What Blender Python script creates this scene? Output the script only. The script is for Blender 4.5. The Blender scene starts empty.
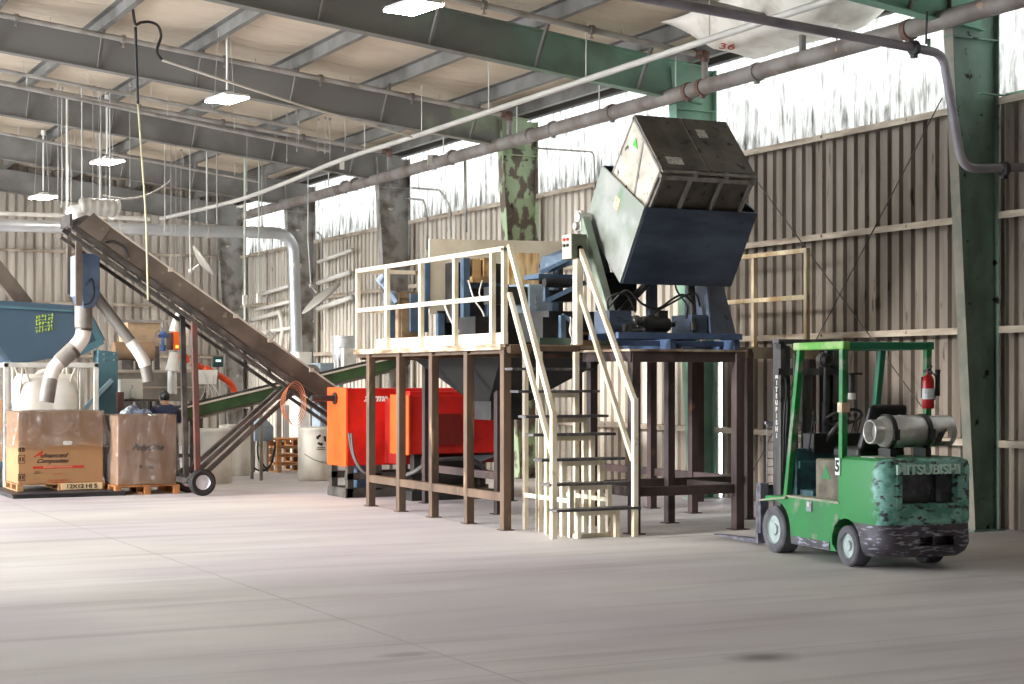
WORLD = 7.0
SUN = 3.5; SUN_ANG = 7.0; SUN_EL = 13.0; SUN_AZ = 6.0
EXPO = .45
LED = 80.0
DOOR0, DOOR1, DOORZ = 13.0, 40.0, 7.5
import bpy, bmesh, math, random
from mathutils import Vector, Matrix, noise
R = random.Random(7)
SC = bpy.context.scene
COL = SC.collection
V = Vector
rad = math.radians

# ---------------------------------------------------------------- materials
def lin(c):
    c = c / 255.0
    return c / 12.92 if c <= .04045 else ((c + .055) / 1.055) ** 2.4
def rgb(h, k=1.0):
    if isinstance(h, str):
        h = tuple(int(h[i:i + 2], 16) for i in (0, 2, 4))
    return tuple(min(1, lin(v) * k) for v in h) + (1.0,)
MATS = {}
def mat(name, col, rough=.6, metal=0.0, var=.18, scale=2.0, stretch=(1, 1, 1), dirt=None, dirt_amt=.5,
        dirt_scale=3.0, dirt_stretch=(1, 1, 1), dirt_edge=.12, dirt2=None, dirt2_amt=.4, dirt2_scale=9.0,
        dirt2_stretch=(1, 1, 1), bump=0.0, bump_scale=60.0, emit=None, emit_str=0.0, spec=.5):
    if name in MATS: return MATS[name]
    m = bpy.data.materials.new(name); m.use_nodes = True
    nt = m.node_tree; N = nt.nodes; L = nt.links
    b = N['Principled BSDF']
    b.inputs['Roughness'].default_value = rough
    b.inputs['Metallic'].default_value = metal
    b.inputs['Specular IOR Level'].default_value = spec
    tc = N.new('ShaderNodeTexCoord')
    def nz(sc, st, detail=5.0):
        mp = N.new('ShaderNodeMapping'); mp.inputs['Scale'].default_value = st
        L.new(tc.outputs['Object'], mp.inputs['Vector'])
        n = N.new('ShaderNodeTexNoise'); n.inputs['Scale'].default_value = sc
        n.inputs['Detail'].default_value = detail
        L.new(mp.outputs['Vector'], n.inputs['Vector'])
        return n.outputs['Fac']
    def mix(fac, a, c):
        x = N.new('ShaderNodeMix'); x.data_type = 'RGBA'
        for sock, v in ((x.inputs[0], fac), (x.inputs[6], a), (x.inputs[7], c)):
            if hasattr(v, 'is_output'): L.new(v, sock)
            else: sock.default_value = v
        return x.outputs[2]
    def ramp(fac, lo, hi, top=1.0):
        r = N.new('ShaderNodeMapRange')
        r.inputs['From Min'].default_value = lo; r.inputs['From Max'].default_value = hi
        r.inputs['To Min'].default_value = 0; r.inputs['To Max'].default_value = top
        L.new(fac, r.inputs['Value'])
        return r.outputs['Result']
    c = rgb(col)
    lo = tuple(v * (1 - var) for v in c[:3]) + (1,)
    hi = tuple(min(1, v * (1 + var)) for v in c[:3]) + (1,)
    out = mix(ramp(nz(scale, stretch), .3, .7), lo, hi)
    if dirt:
        t = .5 + (.5 - dirt_amt) * .5
        out = mix(ramp(nz(dirt_scale, dirt_stretch, 8.0), t - dirt_edge, t + dirt_edge), out, rgb(dirt))
    if dirt2:
        t = .5 + (.5 - dirt2_amt) * .5
        out = mix(ramp(nz(dirt2_scale, dirt2_stretch, 8.0), t - .04, t + .04), out, rgb(dirt2))
    L.new(out, b.inputs['Base Color'])
    if emit:
        b.inputs['Emission Color'].default_value = rgb(emit); b.inputs['Emission Strength'].default_value = emit_str
    if bump:
        bp = N.new('ShaderNodeBump'); bp.inputs['Strength'].default_value = bump
        bp.inputs['Distance'].default_value = .01
        L.new(nz(bump_scale, stretch), bp.inputs['Height'])
        L.new(bp.outputs['Normal'], b.inputs['Normal'])
    MATS[name] = m
    return m

# ---------------------------------------------------------------- objects
def tag(o, label=None, cat=None, group=None, kind=None):
    if label: o['label'] = label
    if cat: o['category'] = cat
    if group: o['group'] = group
    if kind: o['kind'] = kind
    return o
def thing(name, label, cat, loc=(0, 0, 0), rz=0.0, group=None):
    o = bpy.data.objects.new(name, None); COL.objects.link(o)
    o.empty_display_size = .2
    o.location = loc; o.rotation_euler = (0, 0, rz)
    return tag(o, label, cat, group)
def mat_of(o):
    M_ = Matrix.LocRotScale(o.location, o.rotation_euler, o.scale)
    return (mat_of(o.parent) @ M_) if o.parent else M_

class MB:
    def __init__(s): s.v = []; s.f = []; s.mi = []; s.cur = 0
    def add(s, vs, fs):
        n = len(s.v); s.v += [V(p) for p in vs]
        s.f += [tuple(i + n for i in f) for f in fs]; s.mi += [s.cur] * len(fs)
        return s
    def box(s, a, b):
        x0, y0, z0 = (min(a[i], b[i]) for i in range(3)); x1, y1, z1 = (max(a[i], b[i]) for i in range(3))
        return s.add([(x0, y0, z0), (x1, y0, z0), (x1, y1, z0), (x0, y1, z0), (x0, y0, z1), (x1, y0, z1), (x1, y1, z1), (x0, y1, z1)],
                     [(0, 3, 2, 1), (4, 5, 6, 7), (0, 1, 5, 4), (1, 2, 6, 5), (2, 3, 7, 6), (3, 0, 4, 7)])
    def cbox(s, c, d): 
        return s.box([c[i] - d[i] / 2 for i in range(3)], [c[i] + d[i] / 2 for i in range(3)])
    def hexa(s, p):     # 8 points: bottom ring 4, top ring 4
        return s.add(p, [(0, 3, 2, 1), (4, 5, 6, 7), (0, 1, 5, 4), (1, 2, 6, 5), (2, 3, 7, 6), (3, 0, 4, 7)])
    def frame(s, p0, p1, up=(0, 0, 1)):
        p0, p1 = V(p0), V(p1); d = (p1 - p0).normalized(); u = V(up)
        if abs(d.dot(u)) > .99: u = V((0, 1, 0))
        a = d.cross(u).normalized(); u = a.cross(d).normalized()
        return p0, p1, a, u
    def beam(s, p0, p1, w, h=None, up=(0, 0, 1), w1=None, h1=None):
        h = h or w; w1 = w1 or w; h1 = h1 or h
        p0, p1, a, u = s.frame(p0, p1, up)
        r = [p0 - a * w / 2 - u * h / 2, p0 + a * w / 2 - u * h / 2, p0 + a * w / 2 + u * h / 2, p0 - a * w / 2 + u * h / 2]
        t = [p1 - a * w1 / 2 - u * h1 / 2, p1 + a * w1 / 2 - u * h1 / 2, p1 + a * w1 / 2 + u * h1 / 2, p1 - a * w1 / 2 + u * h1 / 2]
        return s.hexa(r + t)
    def ibeam(s, p0, p1, w, h, t=.015, up=(0, 0, 1)):
        p0, p1, a, u = s.frame(p0, p1, up)
        for k in (-1, 1):
            c = u * (h / 2 - t / 2) * k
            s.beam(p0 + c, p1 + c, w, t, up=u)
        return s.beam(p0, p1, t, h - 2 * t, up=u)
    def chan(s, p0, p1, w, h, t=.012, up=(0, 0, 1), side=1):
        p0, p1, a, u = s.frame(p0, p1, up)
        for k in (-1, 1):
            c = u * (h / 2 - t / 2) * k
            s.beam(p0 + c, p1 + c, w, t, up=u)
        c = a * (w / 2 - t / 2) * side
        return s.beam(p0 + c, p1 + c, t, h - 2 * t, up=u)
    def tube(s, pts, r, n=10, cap=True, closed=False):
        pts = [V(p) for p in pts]; m = len(pts)
        rs = r if isinstance(r, (list, tuple)) else [r] * m
        ring = []; prev = None
        for i, p in enumerate(pts):
            if closed: d = pts[(i + 1) % m] - pts[i - 1]
            else: d = pts[min(i + 1, m - 1)] - pts[max(i - 1, 0)]
            d = d.normalized() if d.length > 1e-9 else V((0, 0, 1))
            if prev is None:
                u = V((0, 0, 1)) if abs(d.z) < .95 else V((0, 1, 0))
            else: u = prev
            a = d.cross(u)
            if a.length < 1e-6: a = d.cross(V((1, .3, 0)))
            a.normalize(); u = a.cross(d).normalized(); prev = u
            ring.append([p + (a * math.cos(2 * math.pi * k / n) + u * math.sin(2 * math.pi * k / n)) * rs[i] for k in range(n)])
        vs = [q for rg in ring for q in rg]; fs = []
        for i in range(m if closed else m - 1):
            j = (i + 1) % m
            for k in range(n):
                fs.append((i * n + k, i * n + (k + 1) % n, j * n + (k + 1) % n, j * n + k))
        if cap and not closed:
            fs.append(tuple(range(n - 1, -1, -1))); fs.append(tuple((m - 1) * n + k for k in range(n)))
        return s.add(vs, fs)
    def cyl(s, p0, p1, r, r1=None, n=20): return s.tube([p0, p1], [r, r if r1 is None else r1], n)
    def lathe(s, prof, c=(0, 0, 0), axis='z', n=24, d=None, cap=True):
        c = V(c)
        ax = V(d).normalized() if d is not None else {'x': V((1, 0, 0)), 'y': V((0, 1, 0)), 'z': V((0, 0, 1))}[axis]
        a = ax.orthogonal().normalized(); b = ax.cross(a)
        vs = []; fs = []
        for (r, h) in prof:
            for k in range(n):
                t = 2 * math.pi * k / n
                vs.append(c + ax * h + (a * math.cos(t) + b * math.sin(t)) * r)
        m = len(prof)
        for i in range(m - 1):
            for k in range(n): fs.append((i * n + k, i * n + (k + 1) % n, (i + 1) * n + (k + 1) % n, (i + 1) * n + k))
        if prof[0] == prof[-1]: cap = False
        if cap and prof[0][0] > 1e-5: fs.append(tuple(range(n - 1, -1, -1)))
        if cap and prof[-1][0] > 1e-5: fs.append(tuple((m - 1) * n + k for k in range(n)))
        return s.add(vs, fs)
    def prism(s, poly, o, u, v, thick):   # polygon (a,b) in plane o+u*a+v*b, extruded along u x v by thick (centred)
        o, u, v = V(o), V(u).normalized(), V(v).normalized(); w = u.cross(v).normalized() * thick / 2
        n = len(poly)
        vs = [o + u * a + v * b - w for a, b in poly] + [o + u * a + v * b + w for a, b in poly]
        fs = [tuple(range(n - 1, -1, -1)), tuple(range(n, 2 * n))] + [(i, (i + 1) % n, n + (i + 1) % n, n + i) for i in range(n)]
        return s.add(vs, fs)
    def plate(s, p, t):     # planar polygon given in 3D, thickened to both sides
        p = [V(q) for q in p]; nrm = V((0, 0, 0))
        for i in range(len(p)): nrm += (p[i] - p[0]).cross(p[(i + 1) % len(p)] - p[0])
        nrm = nrm.normalized() * t / 2; n = len(p)
        return s.add([q - nrm for q in p] + [q + nrm for q in p],
                     [tuple(range(n - 1, -1, -1)), tuple(range(n, 2 * n))] + [(i, (i + 1) % n, n + (i + 1) % n, n + i) for i in range(n)])
    def grid(s, f, nu, nv):
        vs = [f(i / nu, j / nv) for j in range(nv + 1) for i in range(nu + 1)]
        fs = [(j * (nu + 1) + i, j * (nu + 1) + i + 1, (j + 1) * (nu + 1) + i + 1, (j + 1) * (nu + 1) + i) for j in range(nv) for i in range(nu)]
        return s.add(vs, fs)
    def sphere(s, c, r, n=14, sc=(1, 1, 1)):
        c = V(c); prof = []; m = n // 2
        vs = []; fs = []
        for i in range(m + 1):
            t = math.pi * i / m
            for k in range(n):
                q = 2 * math.pi * k / n
                vs.append(c + V((r * sc[0] * math.sin(t) * math.cos(q), r * sc[1] * math.sin(t) * math.sin(q), r * sc[2] * math.cos(t))))
        for i in range(m):
            for k in range(n): fs.append((i * n + k, (i + 1) * n + k, (i + 1) * n + (k + 1) % n, i * n + (k + 1) % n))
        return s.add(vs, fs)
    def build(s, name, mats, parent=None, local=False, bevel=0.0, smooth=False, seg=2, solid=0.0, subsurf=0, auto=None, center=True):
        if not isinstance(mats, (list, tuple)): mats = [mats]
        vs = s.v
        org = V((0, 0, 0))
        if parent is not None:
            if not local:
                inv = mat_of(parent).inverted(); vs = [inv @ p for p in vs]
        elif center and vs:
            xs = [p.x for p in vs]; ys = [p.y for p in vs]; zs = [p.z for p in vs]
            org = V(((min(xs) + max(xs)) / 2, (min(ys) + max(ys)) / 2, min(zs)))
            vs = [p - org for p in vs]
        me = bpy.data.meshes.new(name); me.from_pydata([tuple(p) for p in vs], [], s.f)
        for m in mats: me.materials.append(m)
        for p, i in zip(me.polygons, s.mi): p.material_index = i
        bm = bmesh.new(); bm.from_mesh(me)
        bmesh.ops.remove_doubles(bm, verts=bm.verts, dist=1e-6)
        bmesh.ops.recalc_face_normals(bm, faces=bm.faces)
        bm.to_mesh(me); bm.free()
        o = bpy.data.objects.new(name, me); COL.objects.link(o)
        o.location = org
        if parent is not None: o.parent = parent
        if smooth:
            for p in me.polygons: p.use_smooth = True
            if smooth != 'all':
                try: me.set_sharp_from_angle(angle=rad(40))
                except Exception: pass
        if solid:
            md = o.modifiers.new('Solid', 'SOLIDIFY'); md.thickness = solid; md.offset = 0
        if bevel:
            md = o.modifiers.new('Bevel', 'BEVEL'); md.width = bevel; md.segments = seg; md.limit_method = 'ANGLE'
            md.angle_limit = rad(40); md.harden_normals = False
        if subsurf:
            md = o.modifiers.new('Sub', 'SUBSURF'); md.levels = subsurf; md.render_levels = subsurf
        return o

def copy_tree(o, parent=None):
    c = o.copy(); COL.objects.link(c)
    if parent is not None: c.parent = parent
    for ch in [x for x in bpy.data.objects if x.parent == o]: copy_tree(ch, c)
    return c

def text(name, body, size, m, parent, origin, right, up, ext=.003, shear=0.0, bold=0.0, align='CENTER', sx=1.0):
    """lettering lying in the plane right/up at a point of the world, as a mesh part"""
    cu = bpy.data.curves.new(name, 'FONT'); cu.body = body; cu.size = size; cu.extrude = ext; cu.shear = shear
    cu.offset = bold; cu.align_x = align; cu.align_y = 'CENTER'
    t = bpy.data.objects.new(name, cu); COL.objects.link(t)
    dg = bpy.context.evaluated_depsgraph_get(); dg.update()
    me = bpy.data.meshes.new_from_object(t.evaluated_get(dg))
    bpy.data.objects.remove(t); bpy.data.curves.remove(cu)
    r, u = V(right).normalized(), V(up).normalized(); w = r.cross(u).normalized(); u = w.cross(r)
    M_ = Matrix(((r.x, u.x, w.x, origin[0]), (r.y, u.y, w.y, origin[1]), (r.z, u.z, w.z, origin[2]), (0, 0, 0, 1)))
    S_ = Matrix.Diagonal((sx, 1, 1, 1))
    inv = mat_of(parent).inverted() if parent is not None else Matrix()
    me.transform(inv @ M_ @ S_)
    me.materials.clear(); me.materials.append(m)
    me.name = name
    o = bpy.data.objects.new(name, me); COL.objects.link(o)
    if parent is not None: o.parent = parent
    return o

def arc(c, r, a0, a1, n, u, v):
    c, u, v = V(c), V(u), V(v)
    return [c + u * r * math.cos(rad(a0 + (a1 - a0) * i / n)) + v * r * math.sin(rad(a0 + (a1 - a0) * i / n)) for i in range(n + 1)]
def smoothpath(pts, n=6):
    pts = [V(p) for p in pts]; out = []
    for i in range(len(pts) - 1):
        p0, p1, p2, p3 = pts[max(i - 1, 0)], pts[i], pts[i + 1], pts[min(i + 2, len(pts) - 1)]
        for k in range(n):
            t = k / n
            out.append(.5 * ((2 * p1) + (p2 - p0) * t + (2 * p0 - 5 * p1 + 4 * p2 - p3) * t * t + (3 * p1 - p0 - 3 * p2 + p3) * t ** 3))
    out.append(pts[-1]); return out
def elbow(pts, r, n=5):
    """polyline with rounded corners of radius r"""
    pts = [V(p) for p in pts]; out = [pts[0]]
    for i in range(1, len(pts) - 1):
        a = (pts[i - 1] - pts[i]); b = (pts[i + 1] - pts[i])
        q = min(r, a.length * .45, b.length * .45)
        s, e = pts[i] + a.normalized() * q, pts[i] + b.normalized() * q
        for k in range(n + 1):
            t = k / n; out.append(s * (1 - t) ** 2 + pts[i] * 2 * t * (1 - t) + e * t * t)
    out.append(pts[-1]); return out
# ---------------------------------------------------------------- camera, world, sun
F_PX, HORIZON, EYE, YAW = 1700.0, 378.0, 1.75, math.atan(857 / 1700.0)
cam = bpy.data.cameras.new('camera'); co = bpy.data.objects.new('camera', cam); COL.objects.link(co)
cam.sensor_width = 36.0; cam.lens = 36.0 * F_PX / 1024.0
cam.shift_y = (HORIZON - 342.0) / 1024.0
cam.clip_end = 300
co.location = (0, 0, EYE); co.rotation_euler = (rad(90), 0, -YAW)
SC.camera = co
SC.view_settings.view_transform = 'Standard'; SC.view_settings.look = 'None'
SC.view_settings.exposure = EXPO; SC.view_settings.gamma = 1.0; SC.view_settings.use_curve_mapping = False
W = bpy.data.worlds.new('overcast_sky'); SC.world = W; W.use_nodes = True
bg = W.node_tree.nodes['Background']; bg.inputs[0].default_value = (.90, .96, 1.0, 1); bg.inputs[1].default_value = WORLD
sun = bpy.data.lights.new('sun', 'SUN'); so = bpy.data.objects.new('sun', sun); COL.objects.link(so)
sun.energy = SUN; sun.angle = rad(SUN_ANG); sun.color = (1.0, .97, .93)
sd = V((math.cos(rad(SUN_EL)) * math.cos(rad(SUN_AZ)), math.cos(rad(SUN_EL)) * math.sin(rad(SUN_AZ)), -math.sin(rad(SUN_EL))))
so.rotation_euler = sd.to_track_quat('-Z', 'Y').to_euler()

# ---------------------------------------------------------------- setting
WX, BY, FY, LX = 13.95, 43.4, -8.0, -7.0
ROOF = lambda x: 6.25 + .108 * (13.8 - x)              # top of the rafters
CY = [15.0, 20.85, 26.45, 32.1, 37.7, 43.15]
GZ = [1.03, 2.34, 3.65, 4.96]

def floor_material():
    m = mat('concrete_floor', 'dbd8d5', rough=.62, var=.08, scale=.35, dirt='bdb6b3', dirt_amt=.42, dirt_scale=.8, dirt_stretch=(.6, 1.6, 1),
            dirt_edge=.3, bump=.25, bump_scale=9, spec=.35)
    nt = m.node_tree; N, L = nt.nodes, nt.links; b = N['Principled BSDF']
    src = b.inputs['Base Color'].links[0].from_socket
    tc = N.new('ShaderNodeTexCoord'); sp = N.new('ShaderNodeSeparateXYZ'); L.new(tc.outputs['Object'], sp.inputs[0])
    def joint(axis, off, period, width):
        a = N.new('ShaderNodeMath'); a.operation = 'SUBTRACT'; a.inputs[1].default_value = off; L.new(sp.outputs[axis], a.inputs[0])
        p = N.new('ShaderNodeMath'); p.operation = 'PINGPONG'; p.inputs[1].default_value = period / 2; L.new(a.outputs[0], p.inputs[0])
        c = N.new('ShaderNodeMath'); c.operation = 'LESS_THAN'; c.inputs[1].default_value = width; L.new(p.outputs[0], c.inputs[0])
        return c.outputs[0]
    mx = N.new('ShaderNodeMath'); mx.operation = 'MAXIMUM'
    L.new(joint('X', 4.45, 6.0, .011), mx.inputs[0]); L.new(joint('Y', 3.0, 6.0, .009), mx.inputs[1])
    k = N.new('ShaderNodeMath'); k.operation = 'MULTIPLY'; k.inputs[1].default_value = .35; L.new(mx.outputs[0], k.inputs[0])
    x = N.new('ShaderNodeMix'); x.data_type = 'RGBA'; L.new(k.outputs[0], x.inputs[0]); L.new(src, x.inputs[6]); x.inputs[7].default_value = rgb('6c645f')
    # fine tyre arcs and a faint mauve tint, broad patches of their own
    n = N.new('ShaderNodeTexNoise'); n.inputs['Scale'].default_value = .22; n.inputs['Detail'].default_value = 3; L.new(tc.outputs['Object'], n.inputs['Vector'])
    r = N.new('ShaderNodeMapRange'); r.inputs['From Min'].default_value = .42; r.inputs['From Max'].default_value = .62; r.inputs['To Max'].default_value = .6
    L.new(n.outputs['Fac'], r.inputs['Value'])
    y = N.new('ShaderNodeMix'); y.data_type = 'RGBA'; L.new(r.outputs[0], y.inputs[0]); L.new(x.outputs[2], y.inputs[6]); y.inputs[7].default_value = rgb('b8aebb')
    col = y.outputs[2]
    # tyre streaks: fine, long, gently curved; and three oil stains of their own
    mp = N.new('ShaderNodeMapping'); mp.inputs['Scale'].default_value = (.16, 2.2, 1); mp.inputs['Rotation'].default_value = (0, 0, .35); L.new(tc.outputs['Object'], mp.inputs[0])
    n2 = N.new('ShaderNodeTexNoise'); n2.inputs['Scale'].default_value = 1.6; n2.inputs['Detail'].default_value = 7; n2.inputs['Distortion'].default_value = .5; L.new(mp.outputs[0], n2.inputs['Vector'])
    r2 = N.new('ShaderNodeMapRange'); r2.inputs['From Min'].default_value = .52; r2.inputs['From Max'].default_value = .72; r2.inputs['To Max'].default_value = .45; L.new(n2.outputs['Fac'], r2.inputs['Value'])
    z = N.new('ShaderNodeMix'); z.data_type = 'RGBA'; L.new(r2.outputs[0], z.inputs[0]); L.new(col, z.inputs[6]); z.inputs[7].default_value = rgb('9a8f92'); col = z.outputs[2]
    for (sx, sy, rx_, ry_, k_) in ((6.2, 8.8, .30, .22, .75), (4.25, 9.9, .22, .12, .4), (10.5, 15.4, .9, .5, .35), (9.9, 10.9, 1.3, .5, .3)):
        m2 = N.new('ShaderNodeMapping'); m2.vector_type = 'POINT'; m2.inputs['Location'].default_value = (-sx / rx_, -sy / ry_, 0); m2.inputs['Scale'].default_value = (1 / rx_, 1 / ry_, 0); L.new(tc.outputs['Object'], m2.inputs[0])
        ln = N.new('ShaderNodeVectorMath'); ln.operation = 'LENGTH'; L.new(m2.outputs[0], ln.inputs[0])
        ad = N.new('ShaderNodeMath'); ad.operation = 'MULTIPLY_ADD'; ad.inputs[1].default_value = .9; L.new(n2.outputs['Fac'], ad.inputs[0]); L.new(ln.outputs['Value'], ad.inputs[2])
        rr = N.new('ShaderNodeMapRange'); rr.inputs['From Min'].default_value = 1.5; rr.inputs['From Max'].default_value = .7; rr.inputs['To Min'].default_value = 0; rr.inputs['To Max'].default_value = k_; L.new(ad.outputs[0], rr.inputs['Value'])
        w = N.new('ShaderNodeMix'); w.data_type = 'RGBA'; L.new(rr.outputs[0], w.inputs[0]); L.new(col, w.inputs[6]); w.inputs[7].default_value = rgb('5a4c4c'); col = w.outputs[2]
    L.new(col, b.inputs['Base Color'])
    return m
fl = MB().box((LX - 6, FY - 4, -.2), (WX + .3, BY + .3, 0)).build('floor', floor_material(), center=False); tag(fl, kind='structure')

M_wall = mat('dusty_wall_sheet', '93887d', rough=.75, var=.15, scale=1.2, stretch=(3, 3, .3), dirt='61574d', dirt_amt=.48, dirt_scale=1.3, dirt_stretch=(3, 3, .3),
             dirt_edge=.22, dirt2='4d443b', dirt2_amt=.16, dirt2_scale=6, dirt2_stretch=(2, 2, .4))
M_back = mat('dusty_back_sheet', 'bdb4a8', rough=.75, var=.15, scale=1.2, stretch=(3, 3, .3), dirt='93887b', dirt_amt=.42, dirt_scale=1.3, dirt_stretch=(3, 3, .35), dirt_edge=.22)
def corrug(y0, y1, z0, z1, x, along='y', period=.225, depth=.055, flip=1):
    """trapezoid ribs of a sheet metal wall, z0..z1"""
    m = MB(); pts = []; n0 = math.floor(y0 / period); y = n0 * period
    while y < y1:
        for (t, d) in ((0, 0), (.58, 0), (.63, 1), (.95, 1)):
            pts.append((y + t * period, d * depth))
        y += period
    pts = [p for p in pts if y0 - .001 <= p[0] <= y1 + .001]
    pts = [(y0, pts[0][1])] + pts + [(y1, pts[-1][1])]
    P_ = (lambda a, d, z: (x + d * flip, a, z)) if along == 'y' else (lambda a, d, z: (a, x + d * flip, z))
    vs = []; fs = []
    for (a, d) in pts: vs += [P_(a, d, z0), P_(a, d, z1)]
    for i in range(len(pts) - 1): fs.append((2 * i, 2 * i + 2, 2 * i + 3, 2 * i + 1))
    m.add(vs, fs); return m
M_wallf = mat('brightened_wall_sheet', 'd2cabd', rough=.75, var=.12, scale=1.2, stretch=(3, 3, .3), dirt='a89d8f', dirt_amt=.42, dirt_scale=1.3, dirt_stretch=(3, 3, .3), dirt_edge=.22, dirt2='6d6155', dirt2_amt=.10, dirt2_scale=6, dirt2_stretch=(2, 2, .4))  # far sheets coloured lighter to paint in the brighter light there
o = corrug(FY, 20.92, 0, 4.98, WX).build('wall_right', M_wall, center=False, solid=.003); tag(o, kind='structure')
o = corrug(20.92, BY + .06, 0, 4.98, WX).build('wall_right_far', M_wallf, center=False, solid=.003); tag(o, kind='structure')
o = corrug(LX, WX + .06, 0, 8.3, BY, along='x').build('wall_back', M_back, center=False, solid=.003); tag(o, kind='structure')
o = corrug(LX, WX, 0, 8.6, FY, along='x', flip=-1).build('wall_front', M_back, center=False, solid=.003); tag(o, kind='structure')
o = corrug(FY, DOOR0, 0, 8.5, LX, flip=-1).build('wall_left', M_back, center=False, solid=.003); tag(o, kind='structure')
o = corrug(DOOR1, BY, 0, 8.5, LX, flip=-1).build('wall_left_rear', M_back, center=False, solid=.003); tag(o, kind='structure')
o = corrug(DOOR0, DOOR1, DOORZ, 8.5, LX, flip=-1).build('wall_left_upper', M_back, center=False, solid=.003); tag(o, kind='structure')

def daylight_material():
    m = bpy.data.materials.new('translucent_fibreglass'); m.use_nodes = True
    nt = m.node_tree; N, L = nt.nodes, nt.links; N.remove(N['Principled BSDF'])
    out = N['Material Output']
    tr = N.new('ShaderNodeBsdfTranslucent'); df = N.new('ShaderNodeBsdfDiffuse'); ad = N.new('ShaderNodeMixShader'); ad.inputs[0].default_value = .3
    tc = N.new('ShaderNodeTexCoord'); mp = N.new('ShaderNodeMapping'); mp.inputs['Scale'].default_value = (4.0, 4.0, .75); L.new(tc.outputs['Object'], mp.inputs[0])
    n = N.new('ShaderNodeTexNoise'); n.inputs['Scale'].default_value = 3.4; n.inputs['Roughness'].default_value = .6; n.inputs['Detail'].default_value = 6; L.new(mp.outputs[0], n.inputs['Vector'])
    sp = N.new('ShaderNodeSeparateXYZ'); L.new(tc.outputs['Object'], sp.inputs[0])
    # grime runs, thickest along the sill where dust settles
    g = N.new('ShaderNodeMapRange'); g.inputs['From Min'].default_value = 0; g.inputs['From Max'].default_value = .65
    g.inputs['To Min'].default_value = .19; g.inputs['To Max'].default_value = .0; L.new(sp.outputs['Z'], g.inputs[0])
    a = N.new('ShaderNodeMath'); a.operation = 'ADD'; L.new(n.outputs['Fac'], a.inputs[0]); L.new(g.outputs[0], a.inputs[1])
    r = N.new('ShaderNodeValToRGB'); L.new(a.outputs[0], r.inputs[0])
    e = r.color_ramp.elements; e[0].position = .42; e[0].color = rgb('f4f4f0', .46); e[1].position = .86; e[1].color = rgb('3a342c', .2)
    q = r.color_ramp.elements.new(.62); q.color = rgb('d5d2cb', .34)
    L.new(r.outputs[0], tr.inputs[0]); L.new(r.outputs[0], df.inputs[0])
    L.new(tr.outputs[0], ad.inputs[1]); L.new(df.outputs[0], ad.inputs[2]); L.new(ad.outputs[0], out.inputs[0])
    return m
M_day = daylight_material()
bays = [FY, 3.3, 9.15] + CY[:]
for i in range(len(bays) - 1):
    a, b_ = bays[i], bays[i + 1]
    z0 = 5.0
    o = corrug(a, b_, z0, 6.62, WX).build('window_%d' % (i + 1), M_day, center=True)
    tag(o, kind='structure')

M_girt = mat('dusty_girt_steel', 'b5a998', rough=.7, var=.15, scale=2.5, dirt='6d5a49', dirt_amt=.45, dirt_scale=2, dirt_stretch=(1, .5, 3), dirt_edge=.15, dirt2='5a3f2c', dirt2_amt=.15, dirt2_scale=10)
M_dust = mat('rust_and_dust', '8f8272', rough=.9, dirt='c7bba9', dirt_amt=.5, dirt_scale=5)
def girt(p0, p1, inward, z, nm, label, group):
    m = MB(); p0, p1 = V(p0), V(p1); w = V(inward)
    m.hexa([p0 + V((0, 0, z - .004)), p1 + V((0, 0, z - .004)), p1 + w * .19 + V((0, 0, z - .004)), p0 + w * .19 + V((0, 0, z - .004)),
            p0 + V((0, 0, z + .004)), p1 + V((0, 0, z + .004)), p1 + w * .19 + V((0, 0, z + .004)), p0 + w * .19 + V((0, 0, z + .004))])
    a, b_ = p0 + w * .19, p1 + w * .19
    m.hexa([a + V((0, 0, z - .075)), b_ + V((0, 0, z - .075)), b_ + w * .008 + V((0, 0, z - .075)), a + w * .008 + V((0, 0, z - .075)),
            a + V((0, 0, z + .004)), b_ + V((0, 0, z + .004)), b_ + w * .008 + V((0, 0, z + .004)), a + w * .008 + V((0, 0, z + .004))])
    o = m.build(nm, M_girt)
    return tag(o, label, 'wall rail', group, 'structure')
for i in range(len(CY) - 1):
    a = 9.2 if i == 0 else CY[i - 1] + .12
    for z in GZ:
        girt((WX - .01, a, 0), (WX - .01, CY[i] - .12, 0), (-1, 0, 0), z, 'wall_girt', 'dusty steel girt running along the long ribbed wall between columns', 'girts of the right wall')
for z in GZ: girt((WX - .01, CY[4] + .12, 0), (WX - .01, BY, 0), (-1, 0, 0), z, 'wall_girt', 'dusty steel girt running along the long ribbed wall between columns', 'girts of the right wall')
for z in GZ: girt((0, BY - .01, 0), (13.4, BY - .01, 0), (0, -1, 0), z, 'wall_girt', 'dusty steel girt running across the back ribbed wall', 'girts of the back wall')

# columns
def paint(name, col, dirt, amt, d2=None, a2=.1, **k):
    return mat(name, col, rough=.55, var=.2, scale=1.2, dirt=dirt, dirt_amt=amt, dirt_scale=k.get('ds', 2.2), dirt_stretch=k.get('st', (1, 1, .6)), dirt_edge=k.get('de', .12),
               dirt2=d2, dirt2_amt=a2, dirt2_scale=k.get('d2s', 6), spec=.3)
M_c1 = paint('weathered_teal_paint', '7c998b', '657870', .5, '1a1e20', .16, d2s=7)
M_cf = mat('dusty_column_flange', '827c70', rough=.7, dirt='646a60', dirt_amt=.4)
M_c2 = paint('green_paint', '8db59c', '6f9080', .5, '2f4a3c', .08)
M_c3 = paint('peeling_pale_green_paint', 'a9bb98', '6b6156', .5, '3c342c', .2, ds=4, de=.03)
M_grey = mat('grey_steel_beam', '8a8885', rough=.6, var=.18, scale=1.0, dirt='6a6762', dirt_amt=.5, dirt_scale=1.5, dirt_edge=.2)
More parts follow.
